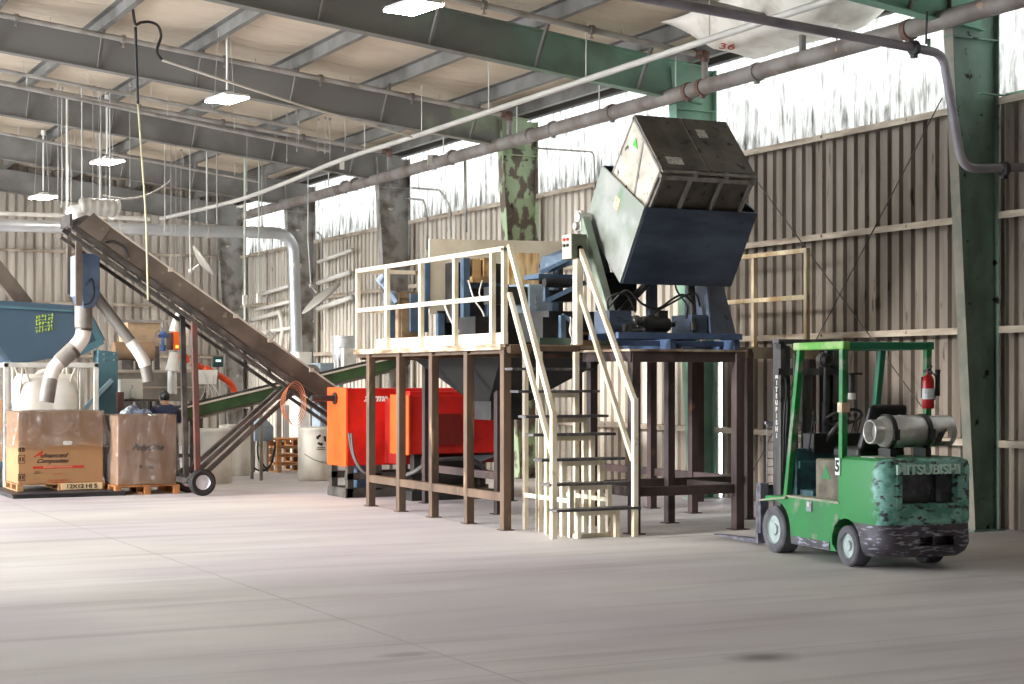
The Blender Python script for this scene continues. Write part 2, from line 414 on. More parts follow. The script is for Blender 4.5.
M_c4 = mat('stained_grey_column', '93908b', rough=.6, var=.2, scale=1.3, dirt='5a4f45', dirt_amt=.42, dirt_scale=3, dirt_edge=.1, dirt2='c0b8aa', dirt2_amt=.12, dirt2_scale=7)
def rafter_material(name, c0, c1, x0, x1, blot):
    """green primer that is worn to bare grey towards one end"""
    m = mat(name, c1, rough=.55, var=.15, scale=1.0, dirt=blot, dirt_amt=.4, dirt_scale=1.6, dirt_edge=.2, spec=.3)
    nt = m.node_tree; N, L = nt.nodes, nt.links; b = N['Principled BSDF']; src = b.inputs['Base Color'].links[0].from_socket
    tc = N.new('ShaderNodeTexCoord'); sp = N.new('ShaderNodeSeparateXYZ'); L.new(tc.outputs['Object'], sp.inputs[0])
    n = N.new('ShaderNodeTexNoise'); n.inputs['Scale'].default_value = 1.1; n.inputs['Detail'].default_value = 5; L.new(tc.outputs['Object'], n.inputs['Vector'])
    k = N.new('ShaderNodeMath'); k.operation = 'MULTIPLY_ADD'; k.inputs[1].default_value = 5.0; L.new(n.outputs['Fac'], k.inputs[0]); L.new(sp.outputs['X'], k.inputs[2])
    r = N.new('ShaderNodeMapRange'); r.inputs['From Min'].default_value = x0 + 2.5; r.inputs['From Max'].default_value = x1 + 2.5; L.new(k.outputs[0], r.inputs[0])
    x = N.new('ShaderNodeMix'); x.data_type = 'RGBA'; L.new(r.outputs[0], x.inputs[0]); x.inputs[6].default_value = rgb(c0); L.new(src, x.inputs[7])
    L.new(x.outputs[2], b.inputs['Base Color']); return m
M_r1 = rafter_material('rafter_teal', '747d79', '7fa995', -4, -1, '6fae92')
M_r2 = rafter_material('rafter_green', '74736e', '86ad97', 5.6, 9.3, '6c7f6c')
M_r3 = rafter_material('rafter_grey_green_end', '7f7d7a', '98a68a', 8.5, 9.3, '9ca88f')
cols = [(M_c1, 'dark teal steel column with black scuffs standing behind the forklift'), (M_c2, 'green steel column rising behind the tipped black bin'),
        (M_c3, 'pale green column with peeling rusty paint between daylight panels'), (M_c4, 'grey stained steel column behind the white platform railing'),
        (M_c4, 'grey column behind the upright silver duct'), (M_c4, 'rust stained grey column in the far corner')]
for y, (m_, lb) in zip(CY, cols):
    m = MB(); w = .075 if y < 16 else .10
    top = ROOF(13.8) - .02
    # outer flange, inner flange (tapered), web
    m.box((13.785, y - w, 0), (13.80, y + w, top))
    xi0, xi1 = 13.44, 13.07
    fl_ = MB().hexa([(xi0, y - w, 0), (xi0 + .015, y - w, 0), (xi0 + .015, y + w, 0), (xi0, y + w, 0), (xi1, y - w, top), (xi1 + .015, y - w, top), (xi1 + .015, y + w, top), (xi1, y + w, top)])
    m.hexa([(xi0 + .01, y - .006, 0), (13.79, y - .006, 0), (13.79, y + .006, 0), (xi0 + .01, y + .006, 0), (xi1 + .01, y - .006, top), (13.79, y - .006, top), (13.79, y + .006, top), (xi1 + .01, y + .006, top)])
    m.box((13.36, y - .14, 0), (13.84, y + .14, .015))
    m.box((13.1, y - w, 5.62), (13.79, y + w, 5.635))
    o = m.build('steel_column', m_); tag(o, lb, 'column', None, 'structure')
    fl_.build('inner_flange', M_cf if y < 16 else m_, o)
    br_ = MB().box((13.45, y - .16, 4.985), (13.92, y - .10, 4.995)); br_.box((13.86, y - 1.4, 4.95), (13.93, y - .1, 5.02))
    if y < 16: br_.build('eave_bracket', M_c2, o)
rl = ['teal steel rafter across the top right corner', 'green roof rafter running to the green column behind the black bin', 'grey roof rafter running to the peeling pale green column',
      'grey roof rafter running to the grey column behind the platform', 'grey roof rafter running to the column behind the silver duct', 'grey end rafter along the top of the back wall']
rm = [M_r1, M_r2, M_r3, M_grey, M_grey, M_grey]
PX = [13.35, 12.5, 10.85, 9.25, 7.68, 6.12, 4.55, 3.0, 1.4, -.2, -1.8, -3.4, -5.0, -6.6]
for y, m_, lb in zip(CY, rm, rl):
    m = MB(); h = .55
    A_, B_ = (13.6, y, ROOF(13.6) - h / 2), (LX, y, ROOF(LX) - h / 2)
    m.ibeam(A_, B_, .18, h, .014)
    o = m.build('roof_rafter', m_); tag(o, lb, 'rafter', None, 'structure')
    b = MB()
    for x in PX[1:9]:
        b.beam((x, y - .03, ROOF(x) - h + .03), (x, y - .42, ROOF(x) + .05), .06, .012, up=(1, 0, 0))
        b.beam((x + .02, y - .03, ROOF(x) - h + .03), (x + .02, y - .42, ROOF(x) + .05), .012, .05, up=(1, 0, 0))
        if y > 42: break
    b.build('fly_brace', M_grey, o)
M_purlin = mat('grey_purlin', '7d7b78', rough=.6, var=.12, scale=1.5, dirt='63605c', dirt_amt=.4, dirt_scale=2)
for x in PX:
    m = MB(); z = ROOF(x)
    m.chan((x, FY, z + .12), (x, BY - .05, z + .12), .10, .24, .006, side=1)
    o = m.build('roof_purlin', M_purlin); tag(o, 'grey steel roof purlin running the length of the hall', 'purlin', 'roof purlins', 'structure')
o = MB().chan((13.78, FY, 6.42), (13.78, BY, 6.42), .1, .22, .008, side=-1).build('eave_strut', mat('dark_eave_steel', '45423f', rough=.7))
tag(o, 'dark eave strut along the top of the long wall', 'eave strut', None, 'structure')

def ceiling_material():
    m = mat('roof_insulation_facing', 'd9cdb9', rough=.75, var=.12, scale=.5, dirt='cbbca8', dirt_amt=.45, dirt_scale=.9, dirt_stretch=(.5, 2.0, 1), dirt_edge=.3,
            dirt2='8f7f6c', dirt2_amt=.10, dirt2_scale=2.5, dirt2_stretch=(.3, 5, 1), bump=0)
    nt = m.node_tree; N, L = nt.nodes, nt.links; b = N['Principled BSDF']; tc = N.new('ShaderNodeTexCoord')
    mp = N.new('ShaderNodeMapping'); mp.inputs['Scale'].default_value = (.35, 3.0, 1); L.new(tc.outputs['Object'], mp.inputs[0])
    n = N.new('ShaderNodeTexNoise'); n.inputs['Scale'].default_value = 2.0; n.inputs['Detail'].default_value = 6; L.new(mp.outputs[0], n.inputs['Vector'])
    bp = N.new('ShaderNodeBump'); bp.inputs['Strength'].default_value = .8; bp.inputs['Distance'].default_value = .12; L.new(n.outputs['Fac'], bp.inputs['Height']); L.new(bp.outputs['Normal'], b.inputs['Normal'])
    return m
def ceil_z(x, y):
    xs = sorted(PX); i = max([k for k in range(len(xs)) if xs[k] <= x] or [0]); i = min(i, len(xs) - 2)
    t = max(0, min(1, (x - xs[i]) / (xs[i + 1] - xs[i])))
    sag = math.sin(math.pi * t) * (.05 + .04 * noise.noise(V((i * 3.1, y * .8, 0))))
    return ROOF(x) + .25 - sag
def cf(u, v):
    x = LX + (WX + .1 - LX) * u; y = FY + (BY + .3 - FY) * v
    return (x, y, ceil_z(x, y))
o = MB().grid(cf, 150, 150).build('ceiling', ceiling_material(), center=False, smooth='all'); tag(o, kind='structure')
# outside skin of the roof, so that daylight comes in only through the openings
o = MB().hexa([(LX - .2, FY - .2, ROOF(LX) + .42), (WX + .1, FY - .2, ROOF(WX) + .42), (WX + .1, BY + .2, ROOF(WX) + .47), (LX - .2, BY + .2, ROOF(LX) + .47),
     (LX - .2, FY - .2, ROOF(LX) + .47), (WX + .1, FY - .2, ROOF(WX) + .47), (WX + .1, BY + .2, ROOF(WX) + .47), (LX - .2, BY + .2, ROOF(LX) + .47)]).build('roof', mat('roof_sheet', '9a9a98'), center=False)
tag(o, kind='structure')
# ragged insulation over the end wall, coloured dark for the unlit gap there
M_dkins = mat('insulation_with_dark_gap', '2c2722', rough=.95, dirt='6b5d4d', dirt_amt=.35, dirt_scale=3)
m = MB(); RR = random.Random(3)
def tor(u, v):
    x = 3 + 10.4 * u
    return (x, BY - .12 - .05 * math.sin(u * 60), ROOF(x) - .02 - v * (.25 + .25 * noise.noise(V((x * .9, 0, 3)))))
m.grid(tor, 90, 3); o = m.build('torn_insulation', M_dkins, smooth='all', solid=.03)
tag(o, 'torn insulation and painted dark gap along the top of the back wall', 'insulation')
# ---------------------------------------------------------------- high bay lamps (rows beyond the picture's edge are the same row and its neighbours)
M_lampbody = mat('white_lamp_housing', 'e6e6e4', rough=.4, var=.03)
M_led = mat('lit_diffuser', 'ffffff', rough=.5, var=0, emit='fff7ea', emit_str=LED)
M_zinc = mat('zinc_conduit', 'b9b7b2', rough=.4, metal=.3, var=.1)
lamp_label = {18.3: 'white high bay lamp closest to the top edge of the picture', 25.2: 'white high bay lamp hanging on a rigid stem above the upper left',
              32.0: 'white high bay lamp hanging over the conveyor head', 37.2: 'white high bay lamp farthest back, at the left edge'}
def lamp(x, y, z, rz, label, group=None):
    t = thing('high_bay_lamp', label, 'lamp', (x, y, z), rz, group)
    b = MB().hexa([(-.22, -.36, .02), (.22, -.36, .02), (.22, .36, .02), (-.22, .36, .02), (-.20, -.34, .065), (.20, -.34, .065), (.20, .34, .065), (-.20, .34, .065)])
    b.box((-.07, -.12, .065), (.07, .12, .12))
    b.build('housing', M_lampbody, t, local=True, bevel=.008)
    MB().box((-.205, -.345, 0), (.205, .345, .018)).build('diffuser', M_led, t, local=True)
    top = ROOF(x) + .17 - z
    s = MB().cyl((0, 0, .16), (0, 0, top), .018, n=8); s.cyl((0, 0, top - .1), (0, 0, top), .05, n=10)
    s.build('stem', M_lampbody, t, local=True)
    w = MB()
    for sx in (-.16, .16): w.cyl((sx, .1, .1), (sx * .6, .1, top), .004, n=5)
    w.build('safety_wire', M_zinc, t, local=True)
    return t
for (x, y, z) in ((8.02, 18.5, 6.12), (7.82, 25.2, 6.0), (7.60, 32.0, 5.80), (7.50, 37.4, 5.64)):
    k = min(lamp_label, key=lambda q: abs(q - y)); lamp(x, y, z, rad(8), lamp_label[k])
# ---------------------------------------------------------------- work platform with railing
M_brown = mat('brown_steel_post', '6e5846', rough=.6, var=.2, scale=2, dirt='4c3a2d', dirt_amt=.5, dirt_scale=2.5, dirt_stretch=(2, 2, .4), dirt_edge=.2, dirt2='94785a', dirt2_amt=.15, dirt2_scale=5, dirt2_stretch=(2, 2, .3))
M_dbrown = mat('dark_maroon_steel', '4a3a38', rough=.55, var=.2, scale=2, dirt='35292a', dirt_amt=.5, dirt_scale=2, dirt_stretch=(2, 2, .5), dirt2='6a4a34', dirt2_amt=.12, dirt2_scale=6)
M_rail = mat('cream_railing_paint', 'e6dbc6', rough=.55, var=.06, scale=2, dirt='c9b796', dirt_amt=.3, dirt_scale=3, dirt_edge=.15, dirt2='8a5a2c', dirt2_amt=.09, dirt2_scale=7, dirt2_stretch=(1, 1, .5))
M_deck = mat('worn_deck_plate', 'b3a38c', rough=.6, var=.2, scale=2, dirt='6b5542', dirt_amt=.45, dirt_scale=3)
M_black = mat('black_painted_steel', '232223', rough=.5, var=.25, scale=3, dirt='3a3734', dirt_amt=.35)
M_blue = mat('machine_blue_paint', '4c6278', rough=.5, var=.15, scale=2, dirt='3a4c60', dirt_amt=.45, dirt_scale=2.5, dirt2='8a99a4', dirt2_amt=.10, dirt2_scale=8)
M_navy = mat('dumper_navy_paint', '515f76', rough=.5, var=.2, scale=1.5, dirt='303a4a', dirt_amt=.42, dirt_scale=1.6, dirt_stretch=(.6, 1, 2.2), dirt_edge=.15, dirt2='1d2128', dirt2_amt=.14, dirt2_scale=5, dirt2_stretch=(.6, 1, 1.6))
M_ply = mat('bare_plywood', 'e9cb9a', rough=.7, var=.12, scale=3, stretch=(6, 1, .6), dirt='b98d59', dirt_amt=.42, dirt_scale=4, dirt_stretch=(3, 1, .6), dirt_edge=.1)
M_cream = mat('cream_hopper_board', 'ece2cf', rough=.65, var=.08, scale=1.2, dirt='cfc1a8', dirt_amt=.38, dirt_scale=2.2, dirt_edge=.2, dirt2='5d5347', dirt2_amt=.05, dirt2_scale=6)
M_bolt = mat('bright_bolt', 'b8b4ae', rough=.35, metal=.7)
M_white = mat('white_plastic', 'e4e1da', rough=.5, var=.06, dirt='c4bdb0', dirt_amt=.3, dirt_scale=2)
M_greybox = mat('grey_blue_sheet', '8c9aa6', rough=.45, var=.12, dirt='6c7780', dirt_amt=.4, dirt_scale=3)
M_hose = mat('black_rubber_hose', '1d1c1c', rough=.5, var=.1)

DZ = 2.13
plat = thing('work_platform', 'tall brown steel work platform with cream railing, beside the stairs', 'platform', (8.73, 17.48, 0))
for y in (21.6, 20.55, 19.5, 18.47, 17.48):
    m = MB().cbox((8.73, y, DZ / 2 - .03), (.10, .10, DZ - .06)); m.cbox((8.73, y, .006), (.16, .16, .012))
    m.build('post', M_brown, plat, bevel=.006)
for (x, y) in ((9.68, 19.58), (9.64, 21.78), (9.92, 17.57), (10.93, 17.46), (12.1, 17.5), (12.0, 18.6), (11.96, 19.55), (11.96, 21.6), (10.85, 21.6)):
    m = MB().cbox((x, y, DZ / 2 - .03), (.10, .10, DZ - .06)); m.cbox((x, y, .006), (.18, .18, .012))
    m.build('post', M_dbrown, plat, bevel=.006)
for i, (a, b_) in enumerate(((21.55, 20.6), (20.5, 19.55), (19.45, 18.52), (18.42, 17.53))):
    MB().box((8.685, a, .33), (8.775, b_, .43)).build('lower_tie', M_brown, plat, bevel=.005)
m = MB().box((9.70, 17.50, .44), (12.05, 17.55, .54)).build('lower_tie', M_dbrown, plat, bevel=.004)
m = MB().box((9.66, 19.63, .44), (9.72, 21.73, .54)).build('lower_tie', M_dbrown, plat, bevel=.004)
m = MB().box((11.97, 17.55, .44), (12.03, 21.55, .54)).build('lower_tie', M_dbrown, plat, bevel=.004)
m = MB()
m.chan((8.70, 17.38, 2.08), (8.70, 22.05, 2.08), .06, .10, .008, side=1)
m.box((8.73, 17.36, 2.03), (9.0, 17.42, 2.13)); m.box((9.0, 17.38, 2.06), (9.66, 17.42, 2.12))
for y in (18.47, 19.5, 20.55, 22.0): m.box((8.74, y - .04, 2.0), (12.1, y + .04, 2.11))
m.box((12.03, 17.4, 2.0), (12.1, 22, 2.11))
m.build('deck_beam', M_brown, plat, bevel=.004)
m = MB().box((8.68, 17.40, 2.11), (9.58, 22.05, 2.135)); m.box((9.58, 17.55, 2.11), (12.12, 22.05, 2.135)); m.box((12.12, 17.6, 2.11), (13.3, 20.4, 2.135)); m.box((12.12, 17.58, 1.99), (13.32, 17.64, 2.135))
m.build('deck', M_deck, plat)
m = MB().box((8.64, 17.44, 2.075), (8.70, 22.03, 2.145)); m.build('deck_edge', mat('pale_deck_edge', 'cdbfa8', rough=.6, dirt='7b6147', dirt_amt=.45, dirt_scale=4, dirt_stretch=(1, .6, 3)), plat, bevel=.004)
RX = 8.70
for y in (22.0, 20.94, 19.82, 18.79, 17.76, 17.45):
    MB().box((RX - .03, y - .03, 2.14), (RX + .03, y + .03, 3.22 if y != 17.45 else 3.25)).build('railing_post', M_rail, plat, bevel=.004)
MB().box((RX - .03, 17.42, 3.205), (RX + .03, 22.03, 3.26)).build('top_rail', M_rail, plat, bevel=.004)
for a, b_ in ((21.97, 20.97), (20.91, 19.85), (19.79, 18.82), (18.76, 17.79)):
    MB().box((RX - .025, b_, 2.655), (RX + .025, a, 2.71)).build('mid_rail', M_rail, plat, bevel=.004)
MB().box((RX + .03, 17.44, 2.145), (RX + .042, 21.4, 2.275)).build('toe_board', M_rail, plat)
m = MB().box((8.73, 21.97, 3.205), (10.0, 22.03, 3.26)); m.box((8.73, 21.97, 2.655), (10.0, 22.03, 2.71)); m.box((9.94, 21.97, 2.135), (10.0, 22.03, 3.26))
m.build('end_railing', M_rail, plat, bevel=.004)
m = MB()
FX = 13.2
m.box((FX - .03, 17.75, 3.36), (FX + .03, 20.3, 3.42)); m.box((FX - .025, 17.75, 2.76), (FX + .025, 20.3, 2.82))
for y in (17.78, 18.95, 20.2): m.box((FX - .03, y - .03, 2.13), (FX + .03, y + .03, 3.38))
m.build('far_railing', mat('dusty_cream_rail', 'cfc0a2', rough=.6, dirt='9a7c54', dirt_amt=.4, dirt_scale=3, dirt_stretch=(1, 1, .5)), plat, bevel=.004)
m = MB()
for y in (17.7, 20.3): m = MB().cbox((13.2, y, 1.0), (.1, .1, 2.0)); m.box((12.1, y - .03, 2.0), (13.25, y + .03, 2.11)); m.build('extension_leg', M_dbrown, plat)

# ---------------------------------------------------------------- stairs
stair = thing('ship_stairs', 'steep cream steel stairs with handrails and thin dark treads', 'stairs', (9.2, 16.3, 0))
M_tread = mat('dark_worn_tread', '4b4a4f', rough=.45, metal=.3, var=.2, dirt='75706c', dirt_amt=.35, dirt_scale=8)
TR = [(16.21, .32), (16.38, .59), (16.56, .85), (16.76, 1.12), (16.93, 1.32), (17.13, 1.60), (17.27, 1.855)]
for y, z in TR:
    MB().box((8.66, y - .10, z - .018), (9.72, y + .10, z + .012)).build('tread', M_tread, stair, bevel=.003)
def rail(name, pts, w=.055):
    m = MB()
    for a, b_ in zip(pts[:-1], pts[1:]): m.beam(a, b_, w, w, up=(1, 0, 0))
    return m.build(name, M_rail, stair, bevel=.004)
rail('handrail', [(8.72, 17.36, 3.27), (8.72, 16.30, 1.36)]); rail('handrail', [(8.72, 17.36, 2.72), (8.72, 16.33, .93)], .05)
rail('handrail', [(9.66, 17.40, 3.27), (9.66, 16.16, 1.50)]); rail('handrail', [(9.66, 17.38, 2.72), (9.66, 16.19, .84)], .05)
MB().box((8.69, 16.27, 0), (8.75, 16.33, 1.39)).build('newel_post', M_rail, stair, bevel=.004)
MB().box((9.63, 16.12, 0), (9.69, 16.18, 1.53)).build('newel_post', M_rail, stair, bevel=.004)
MB().box((9.60, 17.36, 2.14), (9.68, 17.42, 3.3)).build('newel_post', M_rail, stair, bevel=.004)
for i, (y, z) in enumerate(TR[:6]):
    for x in (8.98, 9.46):
        MB().box((x - .028, y - .028, 0), (x + .028, y + .028, z - .018)).build('leg', M_rail, stair, bevel=.003)
    MB().box((9.008, y - .025, z - .075), (9.432, y + .025, z - .018)).build('tread_support', M_rail, stair, bevel=.003)
for y in (17.12, 17.47):
    MB().box((8.952, y - .028, 0), (9.008, y + .028, 2.05)).build('leg', M_rail, stair, bevel=.003)
MB().box((9.43, 17.10, 0), (9.49, 17.16, 2.05)).build('leg', M_rail, stair, bevel=.003)
MB().box((8.955, 16.24, .005), (9.485, 16.29, .05)).build('foot_bar', M_rail, stair, bevel=.003)
m = MB()
for x in (8.98, 9.46): m.beam((x, 16.4, .40), (x, 17.47, .40), .04, .05)
m.build('foot_bar', M_rail, stair, bevel=.003)

# ---------------------------------------------------------------- stand under the dumper
st = thing('dumper_stand', 'dark maroon steel stand carrying the blue bin dumper', 'stand', (10.5, 16.4, 0))
for (x, y) in ((9.80, 16.40), (11.18, 16.38)):
    m = MB().cbox((x, y, 1.02), (.11, .11, 2.04)); m.cbox((x, y, .006), (.2, .2, .012)); m.build('post', M_dbrown, st, bevel=.006)
MB().box((9.86, 16.36, .42), (11.12, 16.43, .525)).build('lower_tie', M_dbrown, st, bevel=.004)
for x in (9.80, 11.18): MB().box((x - .04, 16.45, .42), (x + .04, 17.40, .525)).build('lower_tie', M_dbrown, st, bevel=.004)
m = MB().chan((9.72, 16.40, 1.99), (11.26, 16.40, 1.99), .1, .12, .01, side=1)
m.box((9.75, 16.45, 1.94), (9.85, 17.50, 2.05)); m.box((11.13, 16.45, 1.94), (11.23, 17.50, 2.05)); m.build('top_beam', M_dbrown, st, bevel=.004)
MB().box((9.70, 16.33, 2.05), (11.27, 17.55, 2.075)).build('top_plate', M_deck, st)

# ---------------------------------------------------------------- bin dumper
dm = thing('bin_dumper', 'blue bin dumper with its open box tipped up on the stand', 'bin dumper', (10.5, 16.9, 2.075))
m = MB()
for y in (16.37, 16.62, 17.2, 17.45): m.box((9.56 if y < 16.5 else 9.68, y - .03, 2.19 if y != 16.62 else 2.115), (11.22 if y < 16.5 else 11.12, y + .03, 2.26 if y != 16.62 else 2.175))
for x in (10.3, 11.17): m.box((x - .04, 16.38, 2.075), (x + .04, 17.5, 2.19))
m.build('base_frame', mat('dumper_base_blue', '46597a', rough=.5, var=.15, dirt='2f4360', dirt_amt=.4), dm, bevel=.005)
XL, XR = 10.0, 11.52
P0, P1, P2, P3 = (17.449, 4.26), (16.494, 3.684), (17.041, 2.852), (17.859, 3.626)
def q(x, p): return (x, p[0], p[1])
M_side = mat('worn_grey_green_plate', '9b9e9b', rough=.5, var=.16, scale=1.5, dirt='80897f', dirt_amt=.46, dirt_scale=2.5, dirt_edge=.1, dirt2='6d8a6e', dirt2_amt=.18, dirt2_scale=5)
box_ = MB().plate([q(XL + .02, P1), q(XR, P1), q(XR, P2), q(XL + .02, P2)], .02)
box_.plate([q(XL + .02, P2), q(XR, P2), q(XR, P3), q(XL + .02, P3)], .02)
box_.plate([q(XL + .02, P3), q(XR, P3), q(XR, P0), q(XL + .02, P0)], .02)
bx = box_.build('dump_box', M_navy, dm)
MB().plate([q(XL, P0), q(XL, P1), q(XL, P2), q(XL, P3)], .02).build('side_plate', M_side, dm)
MB().plate([q(XR + .01, P0), q(XR + .01, P1), q(XR + .01, P2), q(XR + .01, P3)], .02).build('side_plate', M_navy, dm)
MB().plate([(XL - .012, 17.13, 3.88), (XL - .012, 17.02, 3.815), (XL - .012, 17.08, 3.69), (XL - .012, 17.19, 3.755)], .004).build('sticker', mat('orange_white_sticker', 'e6c9a8', var=.3, scale=18, dirt='d9773a', dirt_amt=.4, dirt_scale=25), dm)
M_arm = mat('grey_green_arm', '9ca299', rough=.5, var=.15, dirt='7b8a7a', dirt_amt=.45, dirt_scale=3, dirt_edge=.1)
m = MB().beam((9.86, 17.66, 3.64), (9.86, 16.93, 2.26), .10, .12, up=(0, 0, 1)); m.build('arm', M_arm, dm, bevel=.006)
m = MB().beam((9.93, 17.74, 3.62), (9.93, 17.02, 2.26), .04, .16, up=(0, 0, 1)); m.build('arm', M_navy, dm, bevel=.004)
m = MB().cyl((9.78, 17.68, 3.66), (9.95, 17.68, 3.66), .06, n=14); m.cyl((9.76, 17.72, 3.56), (9.80, 17.72, 3.56), .05, n=12); m.box((9.80, 17.63, 3.5), (9.84, 17.78, 3.74)); m.build('bearing', M_bolt, dm, bevel=.004)
m = MB().hexa([(11.2, 16.95, 2.26), (11.90, 17.4, 2.14), (11.90, 17.46, 2.14), (11.2, 17.05, 2.26), (11.2, 17.1, 2.95), (11.60, 17.4, 3.1), (11.60, 17.46, 3.1), (11.2, 17.16, 2.95)])
m.hexa([(11.19, 16.95, 2.26), (11.23, 16.95, 2.26), (11.23, 17.55, 2.26), (11.19, 17.55, 2.26), (11.19, 17.1, 3.2), (11.23, 17.1, 3.2), (11.23, 17.5, 3.3), (11.19, 17.5, 3.3)])
m.build('upright', M_navy, dm, bevel=.004)
for a_, b_ in (((9.68, 16.75, 2.26), (9.98, 17.1, 2.52)), ((9.95, 17.25, 2.26), (10.35, 17.5, 2.48)), ((10.95, 17.0, 2.26), (11.17, 17.45, 2.5))): MB().box(a_, b_).build('valve_block', M_navy, dm, bevel=.006)
m = MB().lathe([(0, 0), (.06, 0), (.085, .02), (.095, .05), (.095, .34), (.075, .38), (.03, .40), (.03, .46), (0, .46)], (10.12, 16.80, 2.37), d=(1, 0, 0), n=18); m.box((10.25, 16.74, 2.26), (10.45, 16.86, 2.29)); m.box((10.34, 16.74, 2.44), (10.46, 16.84, 2.53))
m.build('motor', M_black, dm, smooth=True)
m = MB().sphere((10.02, 16.72, 2.41), .06, 12); m.cyl((9.92, 16.7, 2.29), (10.1, 16.7, 2.29), .05, n=12); m.cbox((9.86, 16.66, 2.32), (.08, .06, .08)); m.build('pump', mat('oily_metal', '6a6864', rough=.3, metal=.6, dirt='2e2c2a', dirt_amt=.5, dirt_scale=14), dm, smooth=True)
m = MB().cyl((10.15, 17.35, 2.5), (10.62, 17.2, 3.02), .045, n=12); m.cyl((10.62, 17.2, 3.02), (10.72, 17.17, 3.12), .025, n=10); m.build('hydraulic_ram', M_black, dm, smooth=True)
m = MB().cyl((10.98, 17.0, 2.3), (11.06, 17.2, 3.0), .045, n=12); m.build('hydraulic_ram', M_black, dm, smooth=True)
m = MB().box((10.56, 17.3, 2.26), (10.66, 17.4, 3.1)); m.build('back_brace', M_navy, dm)
MB().hexa([(9.99, 17.42, 2.55), (10.45, 17.42, 2.55), (10.45, 17.62, 2.55), (9.99, 17.62, 2.55), (9.99, 17.42, 3.0), (10.45, 17.42, 3.0), (10.45, 17.62, 3.0), (9.99, 17.62, 3.0)]).build('pivot_housing', M_black, dm, bevel=.008)
MB().hexa([(9.99, 17.60, 3.0), (10.2, 17.60, 3.0), (10.2, 17.9, 3.0), (9.99, 17.9, 3.0), (9.99, 17.86, 3.5), (10.2, 17.86, 3.5), (10.2, 18.0, 3.5), (9.99, 18.0, 3.5)]).build('lift_linkage', M_black, dm, bevel=.008)
m = MB()
m.tube(smoothpath([(9.75, 16.9, 2.55), (9.9, 16.75, 2.75), (10.1, 16.72, 2.6), (10.3, 16.7, 2.55), (10.55, 16.75, 2.68), (10.75, 16.85, 2.72), (10.95, 16.95, 2.62)]), .014, 7)
m.tube(smoothpath([(10.2, 16.78, 2.45), (10.45, 16.7, 2.6), (10.8, 16.72, 2.74), (11.0, 16.9, 2.6)]), .012, 7)
m.tube(smoothpath([(9.7, 16.8, 2.5), (9.65, 16.7, 2.66), (9.85, 16.66, 2.7), (10.0, 16.7, 2.5)]), .012, 7)
m.tube(smoothpath([(10.85, 17.2, 3.0), (10.80, 17.1, 2.8), (10.82, 16.9, 2.6), (10.75, 16.8, 2.45)]), .012, 7)
m.build('hose', M_hose, dm, smooth='all')

# the bin that is being emptied
bn = thing('bulk_bin', 'grimy black and white bulk bin held tilted in the dumper box', 'bin', (10.6, 16.8, 4.0))
bu, bv = V((0, .66, .7513)), V((0, .64, -.7684)); bxv = V((1, 0, 0)); B0 = V((10.045, 16.195, 4.07)); BW, BU, BV = 1.26, .93, 1.36
def bp(a, b_, c): return B0 + bxv * a + bu * b_ + bv * c
def bbox(a0, a1, b0, b1, c0, c1):
    return [bp(a0, b0, c0), bp(a1, b0, c0), bp(a1, b1, c0), bp(a0, b1, c0), bp(a0, b0, c1), bp(a1, b0, c1), bp(a1, b1, c1), bp(a0, b1, c1)]
M_binblk = mat('scuffed_black_bin', '4a4540', rough=.6, var=.3, scale=2, dirt='6b6358', dirt_amt=.42, dirt_scale=3, dirt_edge=.15, dirt2='26221f', dirt2_amt=.22, dirt2_scale=9)
M_binwht = mat('grimy_white_bin_wall', 'd6cfc2', rough=.6, var=.1, dirt='8b8274', dirt_amt=.35, dirt_scale=4, dirt_edge=.2, dirt2='39342e', dirt2_amt=.18, dirt2_scale=9)
M_bingry = mat('grey_bin_frame', '8f8a82', rough=.55, var=.15, dirt='5f5a52', dirt_amt=.4, dirt_scale=5)
m = MB().hexa(bbox(.02, BW, .03, BU, .02, BV)); m.build('body', M_binblk, bn, bevel=.01)
m = MB().hexa(bbox(.0, .61, .02, BU, -.012, .02)); m.hexa(bbox(.635, BW, .02, BU, -.012, .02)); m.build('cover_panel', M_binblk, bn, bevel=.006)
m = MB().hexa(bbox(.612, .633, .02, BU, -.006, .02)); m.build('seam_strip', M_bingry, bn)
m = MB().hexa(bbox(0, .018, .03, BU - .01, .03, BV)); m.build('side_wall', M_binwht, bn)
m = MB()
m.hexa(bbox(-.006, .0, .03, BU, .02, .05)); m.hexa(bbox(-.006, .0, .02, .05, .02, BV)); m.hexa(bbox(-.006, .0, BU - .03, BU, .02, BV))
m.plate([bp(-.004, .55, .0 + .03), bp(-.004, .59, .03), bp(-.004, .30, .72), bp(-.004, .26, .72)], .006)
m.build('side_frame', M_bingry, bn)
m = MB().hexa(bbox(.0, BW + .02, -.03, .03, .045, .10))
for a in (.02, .40, .82, BW - .03): m.hexa(bbox(a, a + .035, -.02, .03, .10, BV * .75))
for a in (.42, .84): m.hexa(bbox(a, a + .05, -.025, .02, -.01, .05))
m.hexa(bbox(.0, BW + .02, -.02, .03, .0, .018))
m.build('rim', M_bingry, bn, bevel=.004)
LS_ = mat('paper_label', 'cfcac2', var=.25, scale=30, dirt='8c8880', dirt_amt=.4, dirt_scale=40)
MB().hexa(bbox(.74, .87, .60, .74, -.016, -.012)).build('label_sheet', LS_, bn); MB().hexa(bbox(.12, .33, .10, .22, -.016, -.012)).build('label_sheet', LS_, bn)
m = MB().plate([bp(-.008, .72, .14), bp(-.008, .60, .20), bp(-.008, .73, .24)], .003); m.build('arrow_sticker', mat('green_sticker', '3fd03a', var=.05), bn)

